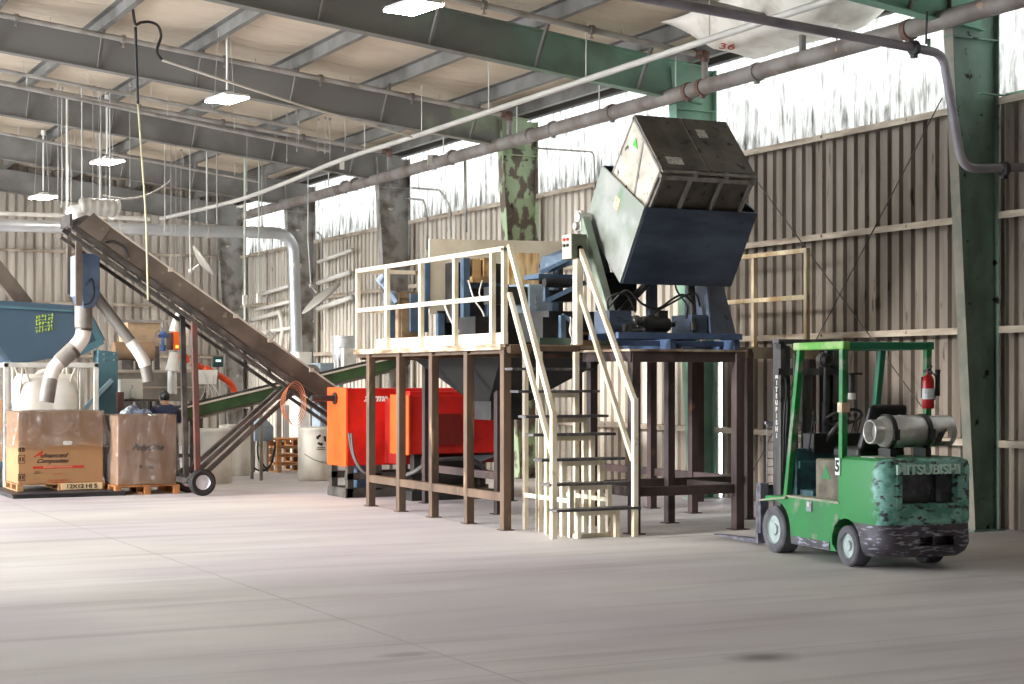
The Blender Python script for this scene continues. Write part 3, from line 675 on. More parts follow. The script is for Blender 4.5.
# control box on the stair post
cb = thing('control_box', 'small control box with red and black buttons on the stair rail post', 'control box', (9.62, 17.48, 3.14))
MB().box((9.535, 17.36, 3.14), (9.735, 17.58, 3.43)).build('case', mat('dark_olive_case', '5d6350', rough=.5), cb, bevel=.006)
MB().box((9.522, 17.365, 3.145), (9.535, 17.575, 3.425)).build('cover', mat('beige_cover', 'd8ccb6', rough=.5), cb, bevel=.003)
for i, (y, z) in enumerate(((17.43, 3.37), (17.51, 3.37))): MB().cyl((9.500, y, z), (9.524, y, z), .02, n=10).build('button', mat('red_button', 'c23a2a', rough=.4), cb)
for i, (y, z) in enumerate(((17.43, 3.30), (17.51, 3.30))): MB().cyl((9.500, y, z), (9.524, y, z), .02, n=10).build('button', M_black, cb)
m = MB().box((9.60, 17.425, 2.14), (9.64, 17.465, 3.15)); m.build('stand_pipe', M_rail, cb)

# ---------------------------------------------------------------- feeding machine on the deck
fm = thing('feed_machine', 'blue framed machine with a cream board hopper on the platform', 'machine', (10.3, 20.5, 2.135))
MB().hexa([(9.34, 21.0, 2.62), (9.84, 21.0, 2.62), (9.84, 21.04, 2.62), (9.34, 21.04, 2.62), (9.34, 21.0, 3.63), (9.84, 21.0, 3.64), (9.84, 21.04, 3.64), (9.34, 21.04, 3.63)]).build('hopper_board', M_cream, fm, bevel=.003)
MB().hexa([(9.84, 21.0, 3.33), (11.39, 21.0, 3.36), (11.39, 21.04, 3.36), (9.84, 21.04, 3.33), (9.84, 21.0, 3.64), (11.39, 21.0, 3.67), (11.39, 21.04, 3.67), (9.84, 21.04, 3.64)]).build('hopper_board', M_cream, fm, bevel=.003)
m = MB()
for x in (9.66, 10.02): m.box((x - .05, 20.5, 2.135), (x + .05, 20.6, 3.35))
m.box((9.42, 20.9, 2.135), (9.52, 20.98, 2.62)); m.box((9.25, 20.95, 2.7), (9.33, 21.05, 3.35))
m.box((9.45, 20.45, 2.28), (10.2, 20.5, 2.34)); m.box((10.95, 20.5, 2.135), (11.05, 20.6, 3.35)); m.box((9.6, 20.52, 2.95), (11.05, 20.58, 3.03))
m.build('frame', M_blue, fm, bevel=.005)
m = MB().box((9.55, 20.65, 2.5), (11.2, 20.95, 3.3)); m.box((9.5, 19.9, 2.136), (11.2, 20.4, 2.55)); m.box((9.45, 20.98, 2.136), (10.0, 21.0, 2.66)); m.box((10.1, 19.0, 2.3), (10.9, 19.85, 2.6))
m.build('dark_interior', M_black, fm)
m = MB().box((9.75, 20.50, 3.06), (9.87, 20.66, 3.34)); m.box((9.90, 20.48, 3.04), (9.99, 20.64, 3.36)); m.box((9.70, 20.42, 3.02), (10.0, 20.5, 3.10)); m.build('timber_block', mat('weathered_timber', 'b08d62', rough=.8, dirt='7d5f3e', dirt_amt=.45, dirt_scale=5), fm, bevel=.004)
MB().box((10.12, 20.18, 2.99), (10.58, 20.20, 3.42)).build('plywood_panel', M_ply, fm)
m = MB().box((10.08, 19.72, 2.92), (10.5, 20.1, 2.98)); m.hexa([(10.12, 19.58, 2.60), (10.42, 19.58, 2.58), (10.42, 20.0, 2.58), (10.12, 20.0, 2.60), (10.12, 19.58, 2.97), (10.50, 19.58, 2.97), (10.50, 20.0, 2.97), (10.12, 20.0, 2.97)])
bxg = m.build('gear_case', M_greybox, fm, bevel=.008)
for z in (2.66, 2.74, 2.82): MB().cyl((10.22, 19.57, z), (10.22, 19.59, z), .018, n=8).build('bolt', M_bolt, bxg)
m = MB().hexa([(9.62, 19.6, 2.70), (10.1, 19.6, 2.70), (10.1, 19.9, 2.70), (9.62, 19.9, 2.70), (9.62, 19.6, 2.93), (10.1, 19.6, 2.93), (10.1, 19.9, 2.93), (9.62, 19.9, 2.93)]); m.build('motor_block', M_black, fm)
# blue discharge chute with its bracket
m = MB().hexa([(10.10, 19.0, 3.08), (10.55, 18.6, 3.27), (10.55, 18.9, 3.27), (10.10, 19.3, 3.08), (10.16, 19.0, 3.30), (10.36, 18.6, 3.42), (10.36, 18.9, 3.42), (10.16, 19.3, 3.30)])
m.beam((9.98, 19.0, 3.08), (10.45, 18.75, 3.33), .10, .05, up=(0, 0, 1)); m.beam((10.05, 18.98, 3.06), (10.05, 18.98, 2.72), .06, .06); m.beam((10.05, 18.98, 2.72), (10.5, 18.75, 2.96), .06, .06)
m.box((10.38, 18.72, 2.90), (10.44, 18.8, 3.36)); m.box((9.9, 18.9, 3.0), (10.4, 19.3, 3.06))
m.build('chute', M_blue, fm, bevel=.004)
m = MB().box((10.1, 18.95, 2.72), (10.45, 19.2, 2.86)); m.cyl((9.98, 18.9, 2.95), (10.5, 18.9, 2.95), .06, n=12); m.box((9.75, 18.5, 2.2), (10.3, 19.1, 2.5)); m.build('screw_drive', M_black, fm)
m = MB().beam((9.94, 18.35, 2.135), (9.94, 18.35, 2.52), .07, .07); m.beam((9.94, 18.35, 2.52), (10.16, 18.3, 2.38), .06, .05); m.build('guide_leg', M_blue, fm, bevel=.004)
m = MB().box((9.6, 18.3, 2.14), (10.6, 18.36, 2.24)); m.build('cross_beam', mat('dark_green_channel', '42564a', rough=.6), fm)
m = MB()
m.tube(smoothpath([(9.42, 20.7, 2.75), (9.46, 20.55, 2.5), (9.6, 20.45, 2.3), (9.75, 20.45, 2.24)]), .015, 7)
m.tube(smoothpath([(9.66, 20.45, 3.05), (9.72, 20.4, 2.8), (9.85, 20.38, 2.6), (9.9, 20.4, 2.3)]), .012, 7)
m.tube(smoothpath([(9.85, 20.42, 3.05), (9.8, 20.4, 2.86), (9.93, 20.38, 2.75), (9.98, 20.42, 2.95)]), .010, 7)
m.build('cable', mat('white_cable', 'dcd9d2', rough=.5), fm, smooth='all')
m = MB().sphere((10.30, 19.4, 3.17), .09, 16, (.8, .7, 1.5)); m.v = [v + V((noise.noise(v * 11), noise.noise(v * 11 + V((3, 0, 0))), noise.noise(v * 11 + V((0, 3, 0))))) * .05 for v in m.v]
o = m.build('plastic_bag', mat('white_bag_film', 'f0efec', rough=.4, bump=.6, bump_scale=18), smooth='all'); tag(o, 'crumpled white plastic bag tucked beside the plywood panel', 'bag')
m = MB().grid(lambda u, v: (9.98 + .14 * u + .02 * math.sin(v * 9), 18.22 + .05 * u + .03 * math.sin(v * 7 + u * 3), 2.50 - .36 * v - .05 * u), 6, 10)
o = m.build('white_rag', mat('white_cloth', 'e9e7e3', rough=.8), solid=.008, smooth='all'); tag(o, 'white rag hanging over the blue guide leg near the stair head', 'rag')
# left end of the deck: small blue motor, timber crate, blue panel
mt = thing('drum_motor', 'small blue motor with a bent handle at the left end of the platform', 'motor', (8.95, 21.5, 2.7))
m = MB().lathe([(0, 0), (.09, 0), (.10, .03), (.10, .17), (.07, .2), (0, .2)], (8.98, 21.5, 2.74), n=16); m.build('housing', M_greybox, mt, smooth=True)
m = MB().beam((8.80, 21.45, 3.08), (9.02, 21.4, 2.78), .06, .05); m.cyl((8.78, 21.45, 3.05), (8.86, 21.45, 3.14), .05, n=10); m.build('handle', mat('pale_blue_paint', '9db0cc', rough=.5), mt, bevel=.004)
m = MB().box((8.93, 21.45, 2.135), (9.03, 21.55, 2.74)); m.build('pedestal', M_blue, mt)
cr = thing('timber_crate', 'open timber crate behind the left railing of the platform', 'crate', (9.15, 21.7, 2.135))
m = MB().box((9.12, 21.45, 2.2), (9.47, 21.9, 2.92)); m.box((9.10, 21.43, 2.135), (9.49, 21.47, 2.24)); m.box((9.10, 21.43, 2.84), (9.49, 21.47, 2.93)); m.build('boards', mat('dull_timber', 'a88f70', rough=.8, dirt='7a6248', dirt_amt=.5, dirt_scale=4), cr, bevel=.004)
o = MB().box((9.20, 21.32, 2.38), (9.47, 21.37, 2.90)).build('blue_steel_sheet', M_blue, bevel=.004); tag(o, 'flat blue panel leaning against the timber crate on the platform', 'panel')
o = MB().box((8.76, 20.95, 2.136), (8.87, 21.42, 2.27)).build('timber_board', mat('brown_board', '9c7f5c', rough=.8)); tag(o, 'brown timber board lying on the deck inside the left railing', 'board')
o = MB().box((9.69, 17.42, 2.136), (9.95, 17.52, 2.29)).build('timber_block', mat('tan_block', 'a5835f', rough=.8)); tag(o, 'tan timber block on the deck at the top of the stairs', 'timber block')
# chute below the deck, blackened and widened to fill in the shade there
hp = thing('under_deck_chute', 'steel chute darkened for shade, hanging below the platform above the red machine', 'chute', (9.9, 19.3, 1.3))
m = MB().hexa([(9.7, 19.9, 1.45), (10.3, 19.9, 1.45), (10.3, 20.5, 1.45), (9.7, 20.5, 1.45), (9.1, 18.3, 2.1), (10.8, 18.3, 2.1), (10.8, 21.3, 2.1), (9.1, 21.3, 2.1)]); m.build('cone', mat('shaded_chute_sheet', '100f0f', rough=.85), hp)
m = MB().box((9.75, 19.95, 1.2), (10.25, 20.45, 1.45)); m.build('outlet', M_black, hp)

# ---------------------------------------------------------------- red granulator
gr = thing('granulator', 'red and orange granulator standing behind the platform legs', 'granulator', (10.0, 23.2, 0))
M_red = mat('bright_red_paint', 'd8241c', rough=.4, var=.08, scale=1.5, dirt='a81812', dirt_amt=.35, dirt_scale=2)
M_org = mat('orange_paint', 'f25a22', rough=.4, var=.06, scale=1.5, dirt='d84a1c', dirt_amt=.35, dirt_scale=2)
m = MB().box((9.02, 23.2, .47), (11.4, 23.95, 1.60)); b1 = m.build('body', M_red, gr, bevel=.012)
MB().box((8.98, 23.19, .46), (9.02, 23.96, 1.61)).build('end_panel', M_org, gr, bevel=.006)
m = MB().box((9.53, 22.1, .67), (10.95, 22.75, 1.5)); b2 = m.build('rotor_housing', M_red, gr, bevel=.012)
MB().box((9.495, 22.09, .66), (9.53, 22.76, 1.51)).build('end_panel', M_org, gr, bevel=.006)
MB().box((9.85, 22.08, .80), (10.30, 22.1, 1.24)).build('grille', mat('dark_red_mesh', '7c1a12', rough=.6, var=.4, scale=60), gr)
MB().box((9.76, 22.075, 1.12), (9.79, 22.1, 1.28)).build('handle', M_black, gr)
MB().box((9.6, 22.75, .5), (11.2, 23.2, 1.45)).build('core', mat('dark_red_core', '8c1712', rough=.5), gr)
m = MB().box((9.55, 22.15, 1.5), (10.4, 22.5, 1.56)); m.box((10.42, 22.3, 1.5), (10.55, 22.5, 1.58)); m.build('lid', M_red, gr)
text('lettering', 'zerma', .145, mat('white_lettering', 'f4efe8', var=0), gr, (9.452, 23.192, 1.455), (1, 0, 0), (0, 0, 1), ext=.002, shear=.35, bold=.006)
m = MB()
for y in (23.25, 23.9): m.box((9.0, y - .05, .0), (11.3, y + .05, .14)); m.box((9.0, y - .05, .26), (11.3, y + .05, .36))
for x in (9.06, 9.5, 10.2, 11.2):
    for y in (23.25, 23.9): m.box((x - .05, y - .05, .1), (x + .05, y + .05, .47))
m.box((8.98, 23.2, .0), (9.1, 23.95, .14)); m.build('skid', mat('grimy_skid', '55504a', rough=.7, dirt='2f2c29', dirt_amt=.45), gr, bevel=.006)
m = MB().box((9.6, 22.2, .0), (10.9, 22.6, .14)); m.box((9.6, 22.2, .3), (10.9, 22.35, .4)); m.box((9.7, 22.35, .14), (9.8, 22.5, .66)); m.box((10.6, 22.35, .14), (10.7, 22.5, .66)); m.box((9.9, 22.4, .2), (10.5, 22.9, .6)); m.build('drive_base', M_black, gr)
m = MB()
for k, dy in enumerate((0, .05)):
    m.tube(smoothpath([(9.0 + .02 * k, 23.12 - dy, .95), (9.04, 23.05 - dy, .62), (9.15, 22.98 - dy, .40), (9.3, 22.95 - dy, .36)]), .020, 8)
    m.tube(smoothpath([(9.42, 22.5 + dy, .28), (9.6, 22.1 + dy, .42), (9.8, 22.0 + dy, .56), (10.1, 21.98 + dy, .60), (10.45, 22.0 + dy, .58), (10.7, 22.1 + dy, .45)]), .028, 8)
m.build('hose', mat('grey_hose', '4f4d4b', rough=.5), gr, smooth='all')
m = MB().cyl((8.60, 23.6, 1.45), (8.99, 23.6, 1.45), .045, n=12); m.cyl((8.95, 23.6, 1.45), (8.99, 23.6, 1.45), .09, n=12); m.build('shaft', M_black, gr, smooth=True)
MB().box((9.2, 23.25, .14), (9.5, 23.45, .46)).build('drive_box', M_blue, gr)
MB().hexa([(10.55, 22.15, .5), (10.9, 22.15, .62), (10.9, 22.5, .62), (10.55, 22.5, .5), (10.55, 22.15, .64), (10.9, 22.15, .64), (10.9, 22.5, .64), (10.55, 22.5, .64)]).build('pan', M_greybox, gr)
# ---------------------------------------------------------------- forklift (built about its rear axle, +y is forward)
fk = thing('forklift', 'worn green forklift with a teal counterweight parked by the long wall', 'forklift', (10.38, 12.66, 0), rad(-6.5))
M_green = mat('forklift_green', '1d8f42', rough=.4, var=.14, scale=2.5, dirt='2c7546', dirt_amt=.48, dirt_scale=2.4, dirt_edge=.15, dirt2='7f9078', dirt2_amt=.30, dirt2_scale=4.5)
M_lime = mat('forklift_lime', '5fae3a', rough=.45, var=.12, dirt='bfc79a', dirt_amt=.30, dirt_scale=4)
M_green_shaded = mat('forklift_green_shaded', '1b7a50', rough=.4, var=.12, dirt='17705f', dirt_amt=.4)  # the forklift green, darkened for the guard parts in shadow
M_rub = mat('dusty_grey_tyre', '66646a', rough=.85, var=.15, scale=5, dirt='4c4a50', dirt_amt=.4, dirt_scale=6)
M_hub = mat('dusty_teal_hub', 'b3c0bd', rough=.6, var=.15, scale=6, dirt='8d9f9c', dirt_amt=.4, dirt_scale=9)
M_low = mat('scuffed_bumper', '55505a', rough=.5, var=.25, scale=3, dirt='3b363d', dirt_amt=.45, dirt_scale=4, dirt_stretch=(1, 1, 2), dirt2='a0a3b4', dirt2_amt=.28, dirt2_scale=9, dirt2_stretch=(1, 1, 5))
M_fdust = mat('dusty_fender', 'a9a293', rough=.8, dirt='6f9c6c', dirt_amt=.35, dirt_scale=5)
M_tanbox = mat('grey_brown_cover', '7d7566', rough=.7, var=.2, scale=3, dirt='5b5449', dirt_amt=.45, dirt_scale=5)
M_dteal = mat('teal_cowl', '3f6f78', rough=.5, var=.2, dirt='2a4650', dirt_amt=.45, dirt_scale=6)
M_mast = mat('greasy_mast_steel', '454446', rough=.45, metal=.2, var=.2, dirt='6a6766', dirt_amt=.35, dirt_scale=3, dirt_stretch=(3, 3, .4), dirt2='232224', dirt2_amt=.25, dirt2_scale=5)
M_carr = mat('worn_carriage', '6c6b78', rough=.5, var=.3, scale=5, dirt='33323a', dirt_amt=.45, dirt_scale=8)
M_seat = mat('black_vinyl', '1c1b1c', rough=.45, var=.15)
M_alu = mat('cast_aluminium_tank', 'd2d0cc', rough=.3, metal=.4, var=.08, dirt='95928e', dirt_amt=.35, dirt_scale=4)
def cw_material():
    """flaking teal over primer at the rear, green paint kept on the left flank"""
    m = mat('flaking_teal_paint', '8fc6ba', rough=.5, var=.22, scale=6, dirt='579482', dirt_amt=.45, dirt_scale=6, dirt_edge=.06, dirt2='3a383e', dirt2_amt=.34, dirt2_scale=11, dirt2_stretch=(1, 1, 1.8))
    nt = m.node_tree; N, L = nt.nodes, nt.links; b = N['Principled BSDF']; src = b.inputs['Base Color'].links[0].from_socket
    tc = N.new('ShaderNodeTexCoord'); sp = N.new('ShaderNodeSeparateXYZ'); L.new(tc.outputs['Object'], sp.inputs[0])
    n = N.new('ShaderNodeTexNoise'); n.inputs['Scale'].default_value = 9; n.inputs['Detail'].default_value = 7; L.new(tc.outputs['Object'], n.inputs['Vector'])
    a = N.new('ShaderNodeMath'); a.operation = 'MULTIPLY_ADD'; a.inputs[1].default_value = .45; L.new(n.outputs['Fac'], a.inputs[0]); L.new(sp.outputs['Y'], a.inputs[2])
    r = N.new('ShaderNodeMapRange'); r.inputs['From Min'].default_value = -.28; r.inputs['From Max'].default_value = -.20; L.new(a.outputs[0], r.inputs['Value'])
    x = N.new('ShaderNodeMix'); x.data_type = 'RGBA'; L.new(r.outputs[0], x.inputs[0]); L.new(src, x.inputs[6]); x.inputs[7].default_value = rgb('2f8c4a')
    L.new(x.outputs[2], b.inputs['Base Color']); return m
M_cw = cw_material()
def cut(o, cutters):
    for c in cutters:
        md = o.modifiers.new('Cut', 'BOOLEAN'); md.object = c; md.operation = 'DIFFERENCE'; md.solver = 'EXACT'
    dg = bpy.context.evaluated_depsgraph_get(); dg.update()
    me = bpy.data.meshes.new_from_object(o.evaluated_get(dg)); old = o.data
    o.modifiers.clear(); o.data = me; me.name = o.name
    for c in cutters: bpy.data.objects.remove(c)
# counterweight: upper casting, bumper
def ring(y0, y1, hx, r, z, n=5):
    pts = []
    for cx, cy, a0 in ((hx - r, y0 + r, -90), (hx - .02, y1 - .02, 0), (-hx + .02, y1 - .02, 90), (-hx + r, y0 + r, 180)):
        rr = r if cy == y0 + r else .02
        for k in range(n + 1):
            t = rad(a0 + 90 * k / n); pts.append((cx + rr * math.cos(t), cy + rr * math.sin(t), z))
    return pts
def loft(rings):
    m = MB(); n = len(rings[0]); vs = [p for r in rings for p in r]; fs = [tuple(range(n - 1, -1, -1)), tuple((len(rings) - 1) * n + k for k in range(n))]
    for i in range(len(rings) - 1):
        for k in range(n): fs.append((i * n + k, i * n + (k + 1) % n, (i + 1) * n + (k + 1) % n, (i + 1) * n + k))
    return m.add(vs, fs)
up = loft([ring(-.60, .12, .495, .16, .42), ring(-.62, .12, .50, .16, .46), ring(-.62, .12, .50, .16, .95), ring(-.60, .12, .49, .15, .995), ring(-.55, .12, .45, .13, 1.02)]).build('counterweight', M_cw, fk, local=True, smooth=True)
c1 = MB().box((-.29, -.9, .61), (.30, -.50, .885)).build('cutter', M_cw, fk, local=True)
c3 = MB().cyl((-.7, 0, .19), (.7, 0, .19), .255, n=28).build('cutter', M_cw, fk, local=True)
cut(up, [c1, c3])
lo = loft([ring(-.52, .12, .44, .15, .12), ring(-.58, .12, .485, .16, .17), ring(-.615, .12, .50, .16, .24), ring(-.61, .12, .495, .16, .42)]).build('bumper', M_low, fk, local=True, smooth=True)
c2 = MB().box((-.10, -.9, .225), (.04, -.5, .315)).box((.065, -.9, .225), (.26, -.5, .315)).build('cutter', M_low, fk, local=True)
c3 = MB().cyl((-.7, 0, .19), (.7, 0, .19), .255, n=28).build('cutter', M_cw, fk, local=True)
cut(lo, [c2, c3])
m = MB().box((-.285, -.515, .615), (.295, -.505, .88)); m.box((.11, -.56, .615), (.115, -.51, .88)); m.box((.115, -.535, .62), (.29, -.515, .875)); m.build('radiator_cover', mat('dark_grey_radiator', '3f3f47', rough=.5, var=.2, scale=6, dirt='6b6b78', dirt_amt=.3, dirt_scale=7), fk, local=True)
m = MB().tube(smoothpath([(-.285, -.57, .632), (-.1, -.57, .632), (-.02, -.58, .62), (.04, -.57, .66), (.06, -.56, .74)]), .010, 7); m.build('hose', M_hose, fk, local=True)
m = MB().box((-.35, -.628, .56), (-.30, -.615, .92)); m.box((-.35, -.628, .56), (.37, -.615, .60)); m.box((.32, -.628, .56), (.37, -.615, .92)); m.build('trim_plate', M_cw, fk, local=True)
def at_l(x, y, z): return mat_of(fk) @ V((x, y, z))
RT = mat_of(fk).to_3x3() @ V((1, 0, 0)); FW = mat_of(fk).to_3x3() @ V((0, 1, 0)); UP = V((0, 0, 1))
text('lettering', 'MITSUBISHI', .125, mat('pale_teal_letter', 'd4f2ea', var=.12, scale=12), fk, at_l(-.02, -.628, .918), RT, UP, ext=.012, bold=.002, sx=1.08)
# chassis
poly = [(.16, .12)] + [(1.02, .12)] + [(1.32 - .285 * math.cos(rad(a)), .235 + .285 * math.sin(rad(a))) for a in range(0, 100, 15)] + [(1.50, .50), (1.54, .53), (1.54, .56), (1.10, .58), (.10, .58), (.10, .44), (.20, .36), (.245, .26), (.245, .18)]
MB().prism(poly, (0, 0, 0), (0, 1, 0), (0, 0, 1), 1.0).build('chassis', M_green, fk, local=True, bevel=.008)
m = MB().box((-.505, .12, .57), (.505, 1.12, .592)); m.hexa([(-.53, 1.08, .555), (-.30, 1.08, .555), (-.30, 1.62, .50), (-.53, 1.62, .50), (-.53, 1.08, .58), (-.30, 1.08, .58), (-.30, 1.62, .515), (-.53, 1.62, .515)])
m.build('fender', M_fdust, fk, local=True, bevel=.004)
m = MB().box((-.507, .28, .12), (-.495, 1.0, .20)); m.build('sill_strip', M_low, fk, local=True)
m = MB().box((-.515, .60, .46), (-.50, .70, .56)); m.build('step_bracket', mat('dusty_bracket', '8a9396', rough=.6), fk, local=True, bevel=.004)
MB().cyl((-.525, .64, .53), (-.505, .64, .53), .022, n=10).build('reflector', M_white, fk, local=True)
# engine cover, cowl, pedals
m = MB().box((-.40, .16, .58), (.40, .72, .97)); m.build('engine_cover', M_tanbox, fk, local=True, bevel=.02)
m = MB().plate([(-.402, .60, .78), (-.402, .42, .78), (-.402, .52, .92)], .004); m.build('green_patch', M_green, fk, local=True)
m = MB().box((-.42, 1.05, .58), (.42, 1.20, 1.05)); m.box((-.38, .80, .585), (.38, 1.05, .65)); m.box((-.40, 1.02, .85), (.40, 1.05, .93)); m.build('cowl', M_dteal, fk, local=True, bevel=.012)
m = MB().box((-.25, 1.0, 1.0), (.42, 1.22, 1.20)); m.cyl((-.1, 1.05, 1.1), (-.02, .86, 1.32), .035, n=10)
m.build('dash', M_seat, fk, local=True, bevel=.01)
sw = MB().tube([(-.02 + .185 * math.cos(t), .83 + .185 * math.sin(t) * .82, 1.36 - .185 * math.sin(t) * .45) for t in [2 * math.pi * k / 24 for k in range(24)]], .014, 8, closed=True)
for t in (0.5, 2.6, 4.7): sw.cyl((-.02, .84, 1.33), (-.02 + .18 * math.cos(t), .83 + .18 * math.sin(t) * .82, 1.36 - .18 * math.sin(t) * .45), .010, n=6)
sw.build('steering_wheel', M_seat, fk, local=True, smooth=True)
for k, x in enumerate((.10, .17, .24)):
    m = MB().tube([(x, 1.0, 1.18), (x, .92, 1.36)], .007, 6); m.sphere((x, .92, 1.38), .022, 8); m.build('lever', M_seat, fk, local=True, smooth=True)
m = MB().tube([(-.30, 1.02, 1.02), (-.31, .90, 1.40)], .008, 6); m.sphere((-.31, .90, 1.41), .02, 8); m.build('lever', M_seat, fk, local=True)
# seat
m = MB().box((-.26, .16, .97), (.26, .64, 1.09)); s1 = m.build('seat', M_seat, fk, local=True, bevel=.04, seg=3)
m = MB().hexa([(-.25, .14, 1.06), (.25, .14, 1.06), (.25, .26, 1.06), (-.25, .26, 1.06), (-.20, .02, 1.50), (.20, .02, 1.50), (.20, .10, 1.50), (-.20, .10, 1.50)]); m.build('backrest', M_seat, fk, local=True, bevel=.05, seg=3)
# overhead guard
gx = .46
g = MB()
def gpost(name, p0, p1, m_, w=.07): return MB().beam(p0, p1, .065, .065, up=(1, 0, 0)).build(name, m_, fk, local=True, bevel=.01)
gpost('guard_post', (-gx, 1.16, .56), (-gx, .89, 2.03), M_green); gpost('guard_post', (gx, 1.16, .56), (gx, .89, 2.03), M_green_shaded)
gpost('guard_post', (-gx, .12, .57), (-gx, .10, 2.03), M_green); gpost('guard_post', (gx, .12, .57), (gx, .10, 2.03), M_green)
MB().box((-gx - .04, .04, 2.02), (-gx + .04, .98, 2.095)).build('guard_roof_rail', M_lime, fk, local=True, bevel=.012)
MB().box((gx - .04, .04, 2.02), (gx + .04, .98, 2.095)).build('guard_roof_rail', M_green_shaded, fk, local=True, bevel=.012)
for y in (.08, .94): MB().box((-gx + .04, y - .04, 2.02), (gx - .04, y + .04, 2.09)).build('guard_cross_rail', M_green_shaded, fk, local=True, bevel=.01)
for k in range(5):
    x = -.30 + .15 * k; MB().box((x - .012, .12, 2.03), (x + .012, .90, 2.08)).build('guard_bar', M_green_shaded, fk, local=True)
m = MB().box((-.512, .085, .84), (-.500, .165, 1.0)); m.build('number_plate', mat('white_number_plate', 'eeeeec', var=.03), fk, local=True)
pl = [o for o in bpy.data.objects if o.name.startswith('number_plate')][0]
text('numeral', '5', .15, mat('black_numeral', '151515', var=0), pl, at_l(-.5135, .125, .92), -FW, UP, ext=.002, bold=.004)
MB().box((-gx - .042, .06, 1.43), (-gx + .042, .142, 1.52)).build('tape_patch', mat('cream_tape', 'dcd2b4', dirt='c79a80', dirt_amt=.3), fk, local=True)
# mast
MX = .09
for x in (-.31 + MX, .31 + MX):
    s_ = 1 if x < MX else -1
    MB().chan((x, 1.74, .06), (x, 1.74, 2.12), .07, .16, .014, up=(0, 1, 0), side=s_).build('mast_rail', M_mast, fk, local=True, bevel=.003)
    MB().chan((x + s_ * .075, 1.76, .08), (x + s_ * .075, 1.76, 2.08), .05, .12, .012, up=(0, 1, 0), side=s_).build('mast_rail', M_mast, fk, local=True)
    m = MB().cyl((x + s_ * .13, 1.66, .1), (x + s_ * .13, 1.66, 1.5), .035, n=12); m.cyl((x + s_ * .13, 1.66, 1.5), (x + s_ * .13, 1.66, 2.0), .022, n=10); m.build('lift_cylinder', M_mast, fk, local=True, smooth=True)
    m = MB()
    m.box((x + s_ * .16, 1.70, .4), (x + s_ * .175, 1.72, 2.0)); m.build('chain', M_black, fk, local=True)
for z0, z1, d in ((2.10, 2.15, .13), (1.78, 1.85, .10), (.10, .20, .10)):
    MB().box((-.37 + MX, 1.66, z0), (.37 + MX, 1.66 + d, z1)).build('mast_cross_beam', M_mast, fk, local=True, bevel=.005)
MB().box((-.06 + MX, 1.70, .3), (.06 + MX, 1.76, 1.80)).build('centre_cylinder', M_mast, fk, local=True, bevel=.02)
text('lettering', '\n'.join('MITSUBISHI'), .068, mat('white_letter', 'd8d4cc', var=.1), fk, at_l(-.349 + MX, 1.735, 1.46), -FW, UP, ext=.002, bold=.003)
m = MB()
for k in range(9): m.cyl((-.28 + .07 * k, 1.90, .62), (-.28 + .07 * k, 1.90, 1.28), .006, n=5)
for k in range(8): m.cyl((-.28, 1.90, .66 + .085 * k), (.28, 1.90, .66 + .085 * k), .005, n=5)
m.box((-.30, 1.885, 1.27), (.30, 1.915, 1.30)); m.build('load_guard_mesh', mat('grey_wire_mesh', '8a8a90', rough=.5), fk, local=True)
m = MB().tube(smoothpath([(-.2, 1.62, .9), (-.25, 1.55, 1.2), (-.22, 1.58, 1.5), (-.2, 1.66, 1.7)]), .012, 7); m.tube(smoothpath([(-.26, 1.60, .8), (-.30, 1.50, 1.4), (-.24, 1.56, 1.62), (-.2, 1.66, 1.75)]), .010, 7); m.build('hose', M_hose, fk, local=True)
m = MB().box((-.38, 1.88, .52), (.54, 1.93, .64)); m.box((-.38, 1.88, .14), (.54, 1.93, .26))
for x in (-.33, .48): m.box((x - .05, 1.86, .14), (x + .05, 1.95, .66))
m.build('carriage', M_carr, fk, local=True, bevel=.008)
for x in (-.30, .46):
    m = MB().box((x - .06, 1.95, .03), (x + .06, 2.0, .60)); m.hexa([(x - .06, 1.95, .03), (x + .06, 1.95, .03), (x + .04, 3.0, .03), (x - .04, 3.0, .03), (x - .06, 1.95, .075), (x + .06, 1.95, .075), (x + .04, 3.0, .04), (x - .04, 3.0, .04)]); m.build('fork', M_carr, fk, local=True, bevel=.004)
m = MB().cyl((-.12, .98, 1.93), (-.12, 1.06, 1.93), .075, n=18); m.cyl((-.12, .94, 1.93), (-.12, .99, 1.93), .04, .075, n=18); m.box((-.13, .95, 1.98), (-.11, 1.0, 2.03)); m.build('head_lamp', M_black, fk, local=True, smooth=True)
m = MB().cyl((-.40, .06, 1.62), (-.40, .06, 1.78), .035, n=12); m.box((-.44, .03, 1.78), (-.30, .08, 1.80)); m.box((-.43, .04, 1.56), (-.37, .08, 1.63)); m.build('tail_lamp', M_black, fk, local=True, smooth=True)
m = MB().cyl((-.40, .055, 1.55), (-.40, .055, 1.61), .037, n=12); m.build('lens', M_white, fk, local=True)
# wheels
def wheel(x, y, r, w, hubr):
    s_ = -1 if x < 0 else 1
    t = MB().lathe([(r * .62, -w / 2), (r * .93, -w / 2), (r, -w / 2 + .015), (r, w / 2 - .015), (r * .93, w / 2), (r * .62, w / 2)], (x, y, r), d=(1, 0, 0), n=32, cap=False).build('wheel', M_rub, fk, local=True, smooth=True)
    h = MB().lathe([(0, 0), (hubr * .35, 0), (hubr * .38, -.018), (hubr * .84, -.022), (hubr * .88, .0), (hubr, .0), (hubr, -.08), (0, -.08)], (x + s_ * (w / 2 - .005), y, r), d=(s_, 0, 0), n=28)
    for k in range(6):
        a = 2 * math.pi * k / 6; h.cyl((x + s_ * (w / 2 - .05), y + hubr * .6 * math.cos(a), r + hubr * .6 * math.sin(a)), (x + s_ * (w / 2 - .025), y + hubr * .6 * math.cos(a), r + hubr * .6 * math.sin(a)), .012, n=6)
    h.build('hub', M_hub, t, local=True, smooth=True)
